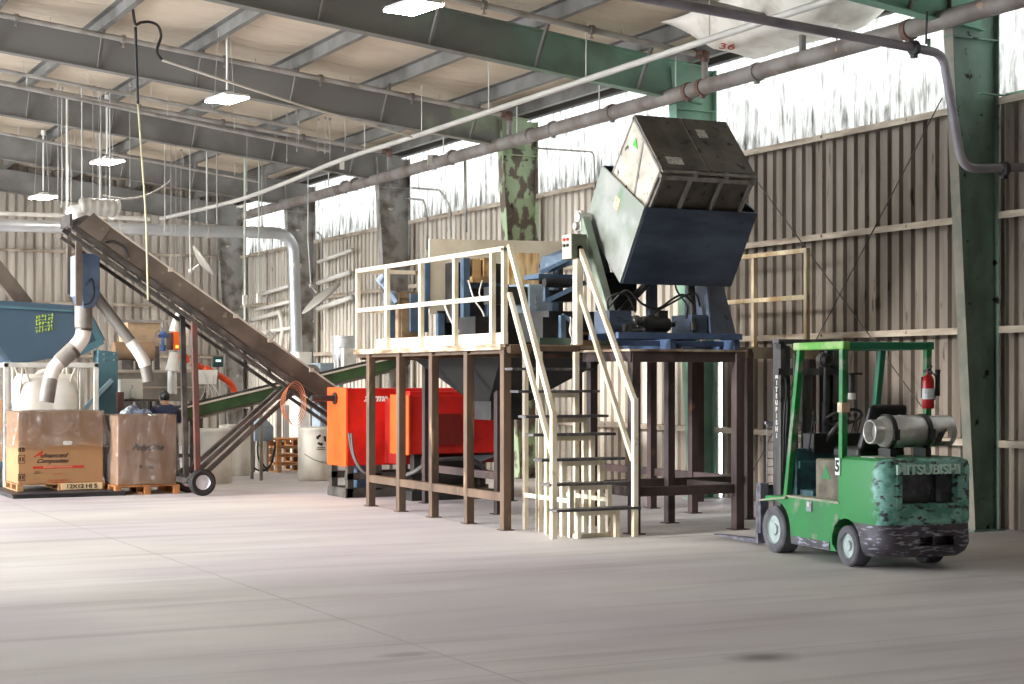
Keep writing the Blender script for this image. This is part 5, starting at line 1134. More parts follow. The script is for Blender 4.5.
# ---------------------------------------------------------------- barrels, crates and equipment behind
M_drum = mat('white_plastic_drum', 'dcd7cc', rough=.5, var=.05, dirt='b9b1a4', dirt_amt=.32, dirt_scale=2.2)
def drum(px, py, label, r=.29, h=.90):
    g_ = atz(px, py, 0); t = thing('plastic_drum', label, 'drum', (g_.x, g_.y + r, 0), 0, None)
    MB().lathe([(r * .93, 0), (r * .98, .02), (r, .10), (r * .985, .30), (r, .33), (r * .985, .36), (r, h - .12), (r * .97, h - .03), (r * .93, h - .02), (r * .90, h - .06), (0, h - .06)], (0, 0, 0), n=36).build('body', M_drum, t, local=True, smooth=True)
    MB().lathe([(r * .96, h - .03), (r * 1.03, h - .03), (r * 1.03, h), (r * .9, h + .01), (0, h + .012)], (0, 0, 0), n=36).build('lid', M_drum, t, local=True, smooth=True)
    m = MB().lathe([(r * 1.03, h - .04), (r * 1.045, h - .04), (r * 1.045, h - .015), (r * 1.03, h - .015)], (0, 0, 0), n=36); m.build('clamp_band', M_pv, t, local=True)
    return t
d1 = drum(220, 484, 'white plastic drum behind the conveyor wheel, nearer of the left pair')
d2 = drum(241, 476, 'white plastic drum mostly hidden behind the nearer left drum')
d3 = drum(320.5, 481, 'white plastic drum with black recycling mark beside the red machine')
# recycling mark: three bent arrows on the drum's face, plus two lines of print
def on_drum(t, r, a, z): return V((t.location.x + r * math.sin(a), t.location.y - r * math.cos(a), z))
m = MB(); a0 = rad(3)
def dpt(u, w): return on_drum(d3, .2935, a0 + u / .29, .70 + w)
for k in range(3):
    t0 = rad(90 + 120 * k)
    def pol(r, t): return dpt(r * math.cos(t), r * math.sin(t))
    for (ta, tb, ra, rb) in ((t0 + .15, t0 + .95, .055, .095), (t0 + .95, t0 + 1.55, .04, .11)):
        n = 4
        for i in range(n):
            ka, kb = i / n, (i + 1) / n; w0 = 1 if rb < .10 else 1 - ka; w1 = 1 if rb < .10 else 1 - kb
            mid = (ra + rb) / 2; h0, h1 = (rb - ra) / 2 * w0, (rb - ra) / 2 * w1
            A1, A2 = ta + (tb - ta) * ka, ta + (tb - ta) * kb
            m.add([pol(mid - h0, A1), pol(mid + h0, A1), pol(mid + h1, A2), pol(mid - h1, A2)], [(0, 1, 2, 3)])
for r_, w_ in ((-.135, .075), (-.165, .085)):
    for i in range(7):
        u0 = -w_ + i * 2 * w_ / 7; m.add([dpt(u0, r_ - .008), dpt(u0 + w_ * .2, r_ - .008), dpt(u0 + w_ * .2, r_ + .008), dpt(u0, r_ + .008)], [(0, 1, 2, 3)])
m.build('recycling_mark', ink, d3, solid=.002)
o = MB().tube(smoothpath([on_drum(d3, .30, rad(-55), .46), on_drum(d3, .302, rad(-20), .36), on_drum(d3, .302, rad(20), .30), on_drum(d3, .302, rad(60), .28)]), .006, 6).build('strap', M_conv, d3)
# stacked pallets
for k in range(4):
    g_ = at(277, 471, 30.0)
    pallet('wooden_pallet', ['bottom', 'second from bottom', 'third from bottom', 'topmost'][k] + ' pallet of the stack left of the recycling mark drum', g_.x, g_.x + 1.05, 30.0, 31.0, .155 * k + .0, .15, M_palo if k % 2 else M_pal, 'stacked pallets by the drum')

# green belt conveyor
gc = thing('belt_conveyor', 'low green belt conveyor rising gently behind the brown conveyor', 'conveyor', (9.5, 28.1, 0))
M_gc = mat('dark_green_conveyor', '37542c', rough=.5, var=.15, scale=2, dirt='263a22', dirt_amt=.45, dirt_scale=2.5)
GA, GB = at(176, 416, 27.8), at(405, 361, 27.8)
gd = (GB - GA).normalized(); gn = V((-gd.z, 0, gd.x))
for y in (27.8, 28.4):
    a_, b_ = V((GA.x, y, GA.z)), V((GB.x, y, GB.z)); MB().beam(a_, b_, .03, .17, up=gn).build('side_panel', M_gc, gc, bevel=.003)
    MB().beam(a_ + gn * .10, b_ + gn * .10, .06, .025, up=gn).build('edge_rail', M_edge if y < 28 else M_dk, gc)
MB().beam(V((GA.x, 28.1, GA.z)) + gn * .07, V((GB.x, 28.1, GB.z)) + gn * .07, .54, .02, up=gn).build('belt', mat('grey_dusty_belt', '4f4d49', rough=.8), gc)
MB().beam(V((GA.x, 28.1, GA.z)) - gn * .12, V((GB.x, 28.1, GB.z)) - gn * .12, .50, .05, up=gn).build('under_pan', M_pg, gc)
for px in (196, 262, 392):
    for y in (27.85, 28.35):
        p = at(px, 400, 27.8); z = GA.z + (p.x - GA.x) * gd.z / gd.x; MB().beam((p.x, y, 0), (p.x, y, z - .05), .05, .05, up=(1, 0, 0)).build('leg', M_pg, gc, bevel=.003)
MB().cyl((GB.x, 27.78, GB.z), (GB.x, 28.42, GB.z), .10, n=14).build('end_roller', M_dk, gc); MB().cyl((GA.x, 27.78, GA.z), (GA.x, 28.42, GA.z), .10, n=14).build('end_roller', M_dk, gc)

# stainless trough with its hopper, gauge and hoses
YT = 29.2
M_ss = mat('dull_stainless', 'a8a49d', rough=.35, metal=.4, var=.12, dirt='857f77', dirt_amt=.45, dirt_scale=2)
tk = thing('cooling_trough', 'long dull stainless trough behind the film wrapped box', 'trough', V((at(160, 400, YT).x, YT + .4, 0)))
a_, b_ = at(110, 400, YT), at(206, 371, YT)
m = MB().box((a_.x, YT, a_.z), (b_.x, YT + .03, b_.z)); m.box((a_.x, YT + .67, a_.z), (b_.x, YT + .7, b_.z)); m.box((a_.x, YT, a_.z), (a_.x + .03, YT + .7, b_.z)); m.box((b_.x - .03, YT, a_.z), (b_.x, YT + .7, b_.z)); m.box((a_.x, YT, a_.z - .03), (b_.x, YT + .7, a_.z)); m.build('basin', M_ss, tk)
m = MB().box((a_.x - .02, YT - .04, b_.z - .03), (b_.x + .02, YT + .02, b_.z + .02)); m.build('rim', M_edge, tk); m = MB().box((a_.x, YT - .02, a_.z + .2), (b_.x, YT, a_.z + .23)); m.build('stiffener', M_edge, tk)
for x in (a_.x + .08, (a_.x + b_.x) / 2, b_.x - .08):
    for y in (YT + .05, YT + .65): MB().box((x - .03, y - .03, 0), (x + .03, y + .03, a_.z - .02)).build('leg', M_dk, tk)
MB().box((a_.x, YT + .1, .35), (b_.x, YT + .16, .42)).build('tie', M_dk, tk)
p = at(131, 389, 28.6); bxw = thing('white_carton', 'white carton with a bottle print standing behind the wrapped box', 'carton', V((p.x, 28.7, p.z - .17)))
m = MB().box((p.x - .19, 28.55, p.z - .17), (p.x + .19, 28.9, p.z + .17)); m.build('body', M_white, bxw, bevel=.006)
m = MB().lathe([(.05, 0), (.05, .12), (.02, .17), (.015, .22)], (p.x + .01, 28.54, p.z - .15), n=12); m.build('bottle', mat('grey_bottle', 'b9bdb8', rough=.4), bxw)
sh_ = thing('work_shelf', 'dark shelf bench carrying the white carton', 'bench', V((p.x, 28.7, 0)))
MB().box((p.x - .3, 28.45, p.z - .21), (p.x + .45, 28.95, p.z - .172)).build('top', M_dk, sh_)
for x in (p.x - .27, p.x + .42):
    for y in (28.48, 28.92): MB().box((x - .025, y - .025, 0), (x + .025, y + .025, p.z - .21)).build('leg', M_dk, sh_)
hp2 = thing('loading_hopper', 'white loading column with an orange control box and blue valve', 'hopper', V((at(172, 390, 28.85).x, 28.85, 1.0)))
yy = 28.85; c_ = at(172, 380, yy)
hp2.location.z = at(172, 394, yy).z
m = MB().cyl(at(172, 394, yy), at(172, 371, yy), .085, n=18); m.build('tube', mat('pale_steel_tube', 'd4d2ce', rough=.25, metal=.3), hp2, smooth=True)
m = MB().cyl(at(172, 371, yy), at(174, 352, yy), .12, .07, n=18); m.build('cone', M_pv, hp2, smooth=True)
a_, b_ = at(172, 350, yy), at(182.5, 332, yy); m = MB().box((a_.x, yy - .12, a_.z), (b_.x, yy + .12, b_.z)); oc = m.build('orange_box', mat('vivid_orange', 'f26a26', rough=.4, var=.05), hp2, bevel=.01)
MB().box((a_.x + .03, yy - .125, a_.z + .03), (a_.x + .08, yy - .12, a_.z + .08)).build('lamp', mat('yellow_lamp', 'd8e04a', var=0, emit='d8e04a', emit_str=.8), oc)
MB().box((a_.x - .05, yy - .10, a_.z), (a_.x - .01, yy + .12, b_.z - .02)).build('rust_plate', M_rleg, hp2)
m = MB().cyl(at(163, 351, yy), at(163, 345, yy), .05, n=10); m.cyl(at(163, 345, yy), at(163, 336, yy), .028, n=10); m.sphere(at(163, 334, yy), .06, 12); m.cyl(at(158, 336, yy), at(168, 336, yy), .03, n=10); m.build('blue_valve', mat('valve_blue', '3f5f9a', rough=.4), hp2, smooth=True)
m = MB().tube(smoothpath([at(160, 330, yy), at(156, 333, yy), at(156, 342, yy), at(161, 345, yy)]), .015, 6); m.tube([at(163, 330, yy), at(163, 322, yy)], .02, 8); m.build('air_line', M_pg, hp2)
m = MB().cyl(at(174, 332, yy), at(176, 318, yy), .09, .05, n=14); m.cyl(at(176, 318, yy), at(184, 306, yy), .05, n=12); m.cyl(at(186, 345, yy), at(188, 326, yy), .045, n=12); m.build('suction_pipe', M_pv, hp2, smooth=True)
def ribbed(nm, label, pts, r, m_):
    sp_ = smoothpath(pts, 8); rs_ = [r * (1 + .12 * (k % 2)) for k in range(len(sp_))]
    o = MB().tube(sp_, rs_, 12).build(nm, m_, smooth='all'); return tag(o, label, 'hose')
M_oh = mat('orange_hose', 'dd4f25', rough=.45, var=.15, scale=8)
ribbed('flexible_hose', 'orange ribbed hose curving down beside the digital display', [at(205, 368, 28.7), at(216, 374, 28.7), at(226, 380, 28.7), at(232, 386, 28.7), at(235, 394, 28.7)], .055, M_oh)
ribbed('flexible_hose', 'short orange ribbed hose above the trough left of the display', [at(192, 363, 29.6), at(197, 365, 29.6), at(203, 369, 29.6)], .055, M_oh)
ribbed('flexible_hose', 'orange hose end below the orange control box', [at(181, 354, 29.4), at(185, 358, 29.4), at(186, 363, 29.4)], .07, M_oh)
dsp = thing('digital_display', 'dark digital scale display with a lit screen behind the conveyor', 'display', at(218, 368, 28.6))
a_, b_ = at(212.5, 367, 28.6), at(222.5, 356.5, 28.6); MB().box((a_.x, 28.55, a_.z), (b_.x, 28.62, b_.z)).build('case', mat('dark_teal_case', '1f3a38', rough=.4), dsp, bevel=.01)
c_ = (a_ + b_) / 2; MB().box((c_.x - .045, 28.545, c_.z - .0), (c_.x + .045, 28.551, c_.z + .035)).build('screen', mat('lit_screen', 'bff0ee', var=0, emit='bff0ee', emit_str=1.0), dsp)
MB().cyl((c_.x, 28.6, 0), (c_.x, 28.6, a_.z), .015, n=8).build('pole', M_pg, dsp)
wb = thing('white_side_bin', 'white bin with loose wires hanging at the end of the trough', 'bin', V((at(204, 385, 28.65).x, 28.65, 1.1)))
a_, b_ = at(195, 384, 28.65), at(216, 370, 28.65); MB().hexa([(a_.x + .04, 28.56, a_.z), (b_.x - .02, 28.56, a_.z), (b_.x - .02, 28.78, a_.z), (a_.x + .04, 28.78, a_.z), (a_.x, 28.55, b_.z), (b_.x, 28.55, b_.z), (b_.x, 28.8, b_.z), (a_.x, 28.8, b_.z)]).build('shell', M_white, wb)
m = MB()
for (p_, q_) in (((205, 384), (200, 400)), ((212, 384), (219, 400)), ((208, 384), (212, 402)), ((198, 384), (194, 398)), ((214, 375), (208, 392)), ((203, 372), (209, 395))): m.tube(smoothpath([at(*p_, 28.53), at((p_[0] + q_[0]) / 2 + 2, (p_[1] + q_[1]) / 2, 28.5), at(*q_, 28.53)], 4), .008, 5)
m.build('wire', mat('pale_wire', 'cfcbc4', rough=.5), wb)
# grey frame post, blue plastic heap, electrical box with loops of cable
p0_, p1_ = at(117.5, 400, 27.6), at(124, 392, 27.6); o = MB().box((p0_.x, 27.6, 0), (p1_.x, 27.72, p1_.z)).build('timber_post', M_rleg, bevel=.004); tag(o, 'red brown post standing between the two cardboard boxes', 'post')
p = at(136, 411, 27.2)
m = MB().sphere((p.x, 27.25, 1.08), .28, 18, (1, .7, .75))
for i, v in enumerate(m.v): m.v[i] = v + V((noise.noise(v * 6), noise.noise(v * 6 + V((5, 0, 0))), noise.noise(v * 6 + V((0, 7, 0))))) * .10
o = m.build('plastic_wrap_heap', mat('bluish_plastic_wrap', '8a96b0', rough=.25, var=.3, scale=6, dirt='3e4668', dirt_amt=.4, dirt_scale=8, dirt2='d9e4e4', dirt2_amt=.3, dirt2_scale=7), smooth='all'); tag(o, 'crumpled bluish plastic wrap behind the wrapped cardboard box', 'plastic wrap')
o = MB().box((p.x - .33, 26.95, 0), (p.x + .33, 27.5, .86)).build('storage_tub', mat('dark_tub', '3b3f45', rough=.6), bevel=.02); tag(o, 'dark storage tub under the bluish plastic wrap', 'tub')
eb = thing('junction_box', 'grey electrical box with loops of cable behind the conveyor braces', 'electrical box', at(262, 443, 30.2))
a_, b_ = at(253, 441, 30.2), at(272, 427, 30.2); MB().box((a_.x, 30.1, a_.z), (b_.x, 30.4, b_.z)).build('case', M_greybox, eb, bevel=.01)
MB().hexa([(a_.x, 30.1, b_.z), (b_.x, 30.1, b_.z), (b_.x, 30.4, b_.z), (a_.x, 30.4, b_.z), (a_.x + .1, 30.1, b_.z + .12), (b_.x - .15, 30.1, b_.z + .16), (b_.x - .15, 30.4, b_.z + .16), (a_.x + .1, 30.4, b_.z + .12)]).build('cover', M_greybox, eb)
m = MB()
for pts in ([(252, 440), (250, 452), (252, 466), (262, 471), (270, 466), (274, 450), (276, 442)], [(258, 441), (258, 455), (262, 468), (268, 470)], [(262, 441), (261, 458), (266, 468), (272, 462), (275, 447)]): m.tube(smoothpath([at(*q_, 30.08) for q_ in pts], 5), .018, 7)
m.build('cable_loop', M_hose, eb, smooth='all')
m = MB()
for px in (257, 261, 264): m.cyl(at(px, 441, 30.1), at(px + 1, 471, 30.1), .02, n=7)
m.build('white_conduit', M_pv, eb)
for x in (a_.x + .05, b_.x - .05): MB().box((x - .025, 30.3, 0), (x + .025, 30.36, a_.z)).build('leg', M_pg, eb)
# grey post pair and machine block under green conveyor
cl = thing('cluttered_bench', 'low bench cluttered with dark machine parts left of the recycling mark drum', 'bench', V((at(290, 444, 31.4).x, 31.6, 0)))
a_, b_ = at(268, 446, 31.3), at(312, 442, 31.3); MB().box((a_.x, 31.3, a_.z - .03), (b_.x, 31.9, a_.z + .01)).build('top', M_dk, cl)
for x in (a_.x + .05, b_.x - .05):
    for y in (31.35, 31.85): MB().box((x - .03, y - .03, 0), (x + .03, y + .03, a_.z - .02)).build('leg', M_dk, cl)
rj = random.Random(9)
for k in range(7):
    x = a_.x + .1 + k * .11; z = a_.z + .01; s1_ = .05 + rj.random() * .05
    m = MB().box((x - .05, 31.4, z), (x + .04, 31.5, z + s1_)); m.cyl((x, 31.45, z + s1_), (x, 31.45, z + s1_ + .05), .025, n=8)
    o = m.build('machine_part', M_black, bevel=.006); tag(o, 'dark machine part lying on the cluttered bench', 'machine part', 'machine parts on the cluttered bench')
for px, lb in ((278, 'grey steel post nearest the electrical box behind the conveyor'), (286, 'silver post beside the grey post behind the pallet stack')):
    b_ = at(px, 445, 32.3); o = MB().box((b_.x - .05, 32.25, 0), (b_.x + .05, 32.35, at(px, 405, 32.3).z)).build('steel_post', M_pg if px < 280 else M_zinc, bevel=.004); tag(o, lb, 'post')
# galvanised drum with chute, cage fan, cabinets near the wall
M_galv = mat('galvanised_sheet', 'b3b5b6', rough=.35, metal=.45, var=.2, scale=5)
gd_ = thing('galvanised_cyclone', 'galvanised round bin with a flat outlet left of the platform railing', 'cyclone', V((at(344, 400, 31).x, 31.3, 0)))
c_ = at(344, 345, 31.3); rr_ = .24
m = MB().lathe([(rr_, 0), (rr_ * 1.0, .12), (rr_ * 1.02, .13), (rr_, .14), (rr_, .32), (rr_ * 1.04, .33), (rr_ * 1.04, .35), (rr_ * .98, .35), (0, .36)], (c_.x, 31.3, at(344, 354, 31.3).z), n=28)
m.lathe([(.08, -.45), (.12, -.4), (rr_, 0)], (c_.x, 31.3, at(344, 354, 31.3).z), n=28); m.build('drum', M_galv, gd_, smooth=True)
a_, b_ = at(343, 378, 31.0), at(356, 348, 31.0); MB().hexa([(a_.x, 30.95, a_.z), (b_.x - .02, 30.95, a_.z + .05), (b_.x - .02, 31.1, a_.z + .05), (a_.x, 31.1, a_.z), (a_.x, 30.95, b_.z), (b_.x, 30.95, b_.z), (b_.x, 31.1, b_.z), (a_.x, 31.1, b_.z)]).build('outlet', mat('pale_galvanised', 'd5d3ce', rough=.4, metal=.2, dirt='b0aca5', dirt_amt=.4, dirt_scale=6), gd_)
for a in (0.6, 2.2, 3.8, 5.4): MB().cyl((c_.x + .21 * math.cos(a), 31.3 + .21 * math.sin(a), 0), (c_.x + .21 * math.cos(a), 31.3 + .21 * math.sin(a), at(344, 354, 31.3).z), .022, n=8).build('leg', M_zinc, gd_)
cf_ = thing('cage_fan', 'round dark cage fan standing near the silver duct', 'fan', V((at(312, 380, 31.6).x, 31.6, 0)))
c_ = at(312, 374, 31.6); m = MB()
for r_ in (.06, .11, .15, .185): m.tube([c_ + V((r_ * math.cos(t), 0, r_ * math.sin(t))) for t in [2 * math.pi * k / 24 for k in range(24)]], .007, 5, closed=True)
for k in range(12): t = 2 * math.pi * k / 12; m.cyl(c_, c_ + V((.185 * math.cos(t), 0, .185 * math.sin(t))), .004, n=5)
m.build('cage', M_pg, cf_)
m = MB().lathe([(.185, 0), (.19, .12), (.17, .16)], c_ + V((0, .02, 0)), d=(0, 1, 0), n=24); m.build('shroud', M_pg, cf_)
for k in range(5):
    t = 2 * math.pi * k / 5; u_ = V((math.cos(t), 0, math.sin(t))); v_ = V((-math.sin(t), .35, math.cos(t))).normalized(); MB().plate([c_ + V((0, .07, 0)) + u_ * .02 - v_ * .02, c_ + V((0, .07, 0)) + u_ * .16 - v_ * .05, c_ + V((0, .07, 0)) + u_ * .16 + v_ * .05, c_ + V((0, .07, 0)) + u_ * .02 + v_ * .02], .006).build('blade', M_dk, cf_)
MB().cyl((c_.x, 31.68, 0), (c_.x, 31.68, c_.z), .03, n=8).build('stand', M_pg, cf_); MB().lathe([(.18, 0), (.18, .03), (.03, .05)], (c_.x, 31.68, 0), n=18).build('base', M_pg, cf_)
for i, (px0, py0, px1, py1, y, m_, lb) in enumerate(((320, 376, 343, 363, 32.6, M_greybox, 'low blue grey machine cabinet between the fan and the round bin'), (298, 372, 312, 352, 33.6, M_white, 'white cabinet against the wall behind the silver duct'),
        )):
    a_, b_ = at(px0, py0, y), at(px1, py1, y); t = thing('machine_cabinet', lb, 'cabinet', V(((a_.x + b_.x) / 2, y + .25, 0)))
    MB().box((a_.x, y, .15), (b_.x, y + .5, b_.z)).build('body', m_, t, bevel=.01); MB().box((a_.x + .03, y + .03, 0), (b_.x - .03, y + .47, .15)).build('plinth', M_dk, t)
    MB().box((a_.x + .03, y - .012, .22), (b_.x - .03, y, b_.z - .05)).build('door', m_, t, bevel=.004); MB().box((b_.x - .09, y - .03, b_.z * .55), (b_.x - .07, y - .012, b_.z * .55 + .12)).build('handle', M_dk, t)
# large horizontal brown drum far back; added tan panel stands for lit back wall
td = thing('rotary_dryer', 'long brown horizontal drum far behind the trough', 'dryer', V((at(150, 380, 35).x, 35.4, 0)))
a_, b_ = at(118, 351, 35), at(158, 351, 35); MB().cyl((a_.x, 35.4, a_.z), (b_.x, 35.4, a_.z), .20, n=28).build('drum', mat('brown_drum', '7a6048', rough=.6, dirt='6f5942', dirt_amt=.4), td, smooth=True)
for x in (a_.x + .2, b_.x - .2): MB().box((x - .1, 35.1, 0), (x + .1, 35.7, a_.z - .18)).build('pedestal', M_dk, td)
a_, b_ = at(128, 346, 36), at(160, 323, 36); tp = thing('lit_wall_panel', 'large tan panel standing in for the lit back wall under the conveyor', 'bin', V(((a_.x + b_.x) / 2, 36.4, 0)))
MB().box((a_.x, 36, a_.z), (b_.x, 36.8, b_.z)).build('panel', mat('tan_panel', 'a58a6c', rough=.7, dirt='857058', dirt_amt=.4), tp); m = MB().box((a_.x - .5, 35.95, b_.z), (b_.x + .8, 36.0, b_.z + .06)); m.build('top_rail', M_pg, tp)
for x in (a_.x + .06, b_.x - .06):
    for y in (36.06, 36.74): MB().box((x - .05, y - .05, 0), (x + .05, y + .05, a_.z)).build('leg', M_dk, tp)
# dark sloping beam at the left edge, small stack at the left border
a_, b_ = at(-22, 246, 29.5), at(26, 306, 29.5)
o = MB().beam(a_, b_, .25, .22, up=(0, 1, 0)).build('sloping_chute', M_conv, bevel=.01); tag(o, 'dark brown sloping chute at the left edge above the blue machine', 'chute')
a_, b_ = at(-16, 462, 27.6), at(2.5, 400, 27.6); t = thing('timber_crate', 'tan crate cut by the left edge of the picture behind the frame', 'crate', V(((a_.x + b_.x) / 2, 28, 0)))
MB().box((a_.x, 27.6, a_.z), (b_.x, 28.2, b_.z)).build('body', M_card2, t, bevel=.006); MB().box((a_.x, 27.58, a_.z - .12), (b_.x, 28.2, a_.z)).build('blue_base', M_blue, t); MB().box((a_.x, 27.62, 0), (b_.x, 28.15, a_.z - .12)).build('stand', M_dk, t)
# ---------------------------------------------------------------- sprinkler pipes, ducts, conduits, wires
M_pipe = mat('dusty_sprinkler_pipe', '8d8783', rough=.6, var=.15, scale=1.5, dirt='6e635c', dirt_amt=.45, dirt_scale=2, dirt2='a98a76', dirt2_amt=.10, dirt2_scale=6)
M_pipe2 = mat('mauve_grey_pipe', '98929a', rough=.5, var=.12, dirt='7d7780', dirt_amt=.4)
M_rust = mat('rusty_fitting', '6b5048', rough=.7, var=.25, scale=8)
M_blk = mat('black_coupling', '2b2a2c', rough=.5)
M_gp = mat('grey_thin_pipe', 'a5a19c', rough=.5, var=.1, dirt='86817b', dirt_amt=.4)
M_silv = mat('galvanised_duct', 'b9bcbf', rough=.32, metal=.5, var=.15, scale=2)
mp_ = thing('sprinkler_main', 'thick dusty sprinkler main running the length of the long wall', 'pipe', (13.0, 9.0, 5.78))
MB().tube([(13.0, 8.0, 5.81), (13.0, 20, 5.79), (13.0, 30, 5.76), (13.0, 40.5, 5.76)], .108, 16).build('pipe', M_pipe, mp_, smooth=True)
for y in (12.0, 15.55, 18.6, 19.9, 20.25, 22.4, 24.3, 25.1, 28.2, 29.0, 33.0, 33.6, 37.5):
    m = MB().lathe([(.11, -.045), (.125, -.04), (.125, .04), (.11, .045)], (13.0, y, 5.79), axis='y', n=18); m.box((12.97, y - .03, 5.64), (13.03, y + .03, 5.68)); m.build('coupling', M_rust if y in (15.55, 19.9, 20.25) else M_pipe, mp_, smooth=True)
for y in (16.9, 20.6, 22.8, 25.6, 28.6, 31.2, 34.6):
    MB().cyl((13.0, y, 5.89), (13.0, y, ROOF(13.0)), .012, n=6).build('hanger', M_zinc, mp_)
for k, y in enumerate((17.6, 19.85, 25.9, 31.2)):
    bl = thing('branch_pipe', ['sprinkler branch line nearest the viewer, rising off the main at the upper right', 'sprinkler branch line joining the main above the black bin', 'sprinkler branch line joining the main between the two green columns and the grey one', 'sprinkler branch line joining the main beyond the pale green column'][k], 'pipe', (13.0, y, 5.9))
    z0 = 6.22
    MB().tube([(13.0, y, 5.88), (13.0, y, z0)], .045, 10).build('riser', M_pipe if k else M_r2, bl, smooth=True)
    m = MB().sphere((13.0, y, z0 + .01), .075, 12); m.cyl((13.0, y, z0 - .09), (13.0, y, z0 - .02), .062, n=12); m.cyl((12.93, y, z0 + .01), (12.84, y, z0 + .02), .062, n=12); m.build('elbow', M_rust, bl, smooth=True)
    MB().tube([(12.95, y, z0), (4.0, y, z0 + .108 * 9.0)], .042, 10).build('pipe', M_gp, bl, smooth=True)
    for x in (11.2, 9.6, 8.0, 6.4, 4.8):
        z = z0 + .108 * (13 - x); m = MB().lathe([(.045, -.03), (.062, -.03), (.062, .03), (.045, .03)], (x, y, z), axis='x', n=12); m.cyl((x, y, z - .045), (x, y, z - .11), .012, n=8); m.cyl((x, y, z - .11), (x, y, z - .12), .03, n=10); m.build('sprinkler_head', M_pg, bl, smooth=True)
        MB().cyl((x + .5, y, z + .0), (x + .5, y, ROOF(x + .5)), .008, n=5).build('hanger', M_zinc, bl)
# drop pipe in front of the teal column
dp = thing('drop_pipe', 'mauve grey pipe bending down in front of the dark teal column', 'pipe', (12.9, 14.65, 5.0))
yd = 14.62
pts = [at(600, -10, yd), at(920, 49, yd), at(944, 54, yd), at(951, 110, yd), at(963, 168, yd), at(1000, 169, yd), at(1045, 167, yd)]
pts[0] = at(250, -75, yd)
MB().tube(elbow(pts[:2] + [at(943, 54, yd), at(962, 169, yd)] + pts[-1:], .22, 6), .050, 14).build('pipe', M_pipe2, dp, smooth=True)
for px, py in ((914, 48), (1004, 169)):
    a_ = at(px - 3, py, yd); b_ = at(px + 3, py, yd); m = MB().tube([a_, a_.lerp(b_, .2), b_.lerp(a_, .2), b_], [.06, .085, .085, .06], 14); c_ = (a_ + b_) / 2; m.box(c_ - V((.03, .03, .11)), c_ + V((.03, .03, -.07))); m.build('coupling', M_blk, dp, smooth=True)
c_ = at(929, 46, yd); m = MB().cyl(c_ - V((0, 0, .03)), c_ + V((0, 0, .08)), .02, n=8); m.build('plug', M_c2, dp)
MB().cyl(at(926, 44, yd), at(927, 34, yd) + V((0, 0, .25)), .012, n=6).build('hanger', M_blk, dp)
# light conduit that runs with the roof
cd = thing('conduit', 'long light grey conduit crossing the picture under the roof beams', 'pipe', (12.2, 20, 6.1))
pts = [V((11.2, 12.0, 5.79)), V((11.2, 17.0, 5.78)), V((11.2, 22.0, 5.76)), V((11.2, 26.0, 5.74)), V((11.15, 29.0, 5.72)), at(290, 181, 31.2), at(245, 198, 33.2), at(207, 208, 34.2), at(160, 219, 34.9)]
MB().tube(smoothpath(pts, 3), .042, 10).build('pipe', mat('pale_conduit', 'bab6b0', rough=.45, var=.1), cd, smooth=True)
for y in (14, 17, 20, 23, 25.5, 28): MB().cyl((11.2, y, 5.78), (11.2, y, ROOF(11.2)), .008, n=5).build('hanger', M_zinc, cd)
# silver duct along the back and down
sd_ = thing('silver_duct', 'round silver duct running level then turning down near the far corner', 'duct', (12, 34.5, 3.0))
yd2 = 34.5
pth = elbow([at(-40, 224, yd2), at(293, 233.5, yd2), at(298.5, 414, yd2)], .45, 7)
MB().tube(pth, .125, 18).build('pipe', M_silv, sd_, smooth=True)
for px, py in ((208, 231.3), (120, 229)):
    c_ = at(px, py, yd2); MB().lathe([(.125, -.03), (.14, -.03), (.14, .03), (.125, .03)], c_, axis='x', n=18).build('band', M_zinc, sd_)
c_ = at(295, 266, yd2); MB().lathe([(.125, -.05), (.14, -.05), (.14, .05), (.125, .05)], c_, n=18).build('band', M_zinc, sd_)
for px in (100, 207): c_ = at(px, 223, yd2); MB().cyl(c_, V((c_.x, c_.y, ROOF(c_.x))), .02, n=6).build('hanger', M_zinc, sd_)
for i, (pts, r, lb) in enumerate((([(-10, 213), (64, 215.5), (150, 219)], .045, 'thin white pipe running level at the upper left'), ([(-10, 221), (40, 222), (130, 226)], .03, 'second thin white pipe just under the first at the left'))):
    o = MB().tube([at(*q_, 36.0) for q_ in pts], r, 10).build('white_pipe', M_pv, smooth=True); tag(o, lb, 'pipe')
dc = thing('dust_sock', 'hanging pale plastic sleeve duct above the conveyor head', 'duct', at(97, 210, 30.5))
a_, b_ = at(80, 207, 30.5), at(116, 209, 30.5)
m = MB().tube(smoothpath([a_, (a_ + b_) / 2 + V((0, 0, .01)), b_], 8), [.15] + [.16 + .012 * math.sin(k * 2.1) for k in range(15)] + [.12], 16); m.build('sleeve', mat('grey_translucent_sleeve', 'b9b4ac', rough=.4, var=.1, bump=.5, bump_scale=14), dc, smooth='all')
for (px, py, r_) in ((77, 212, .17), (113, 206, .16), (114, 214, .12), (93, 216, .09)):
    m = MB().sphere(at(px, py, 30.5), r_, 14, (1, .7, .8)); m.v = [v + V((noise.noise(v * 8), noise.noise(v * 8 + V((3, 0, 0))), noise.noise(v * 8 + V((0, 3, 0))))) * .06 for v in m.v]; m.build('plastic_wrap', mat('bright_white_film', 'efeeea', rough=.35, var=.05), dc, smooth='all')
for px in (82, 110): c_ = at(px, 203, 30.5); MB().cyl(c_, V((c_.x, c_.y, ROOF(c_.x))), .012, n=6).build('hanger', M_zinc, dc)
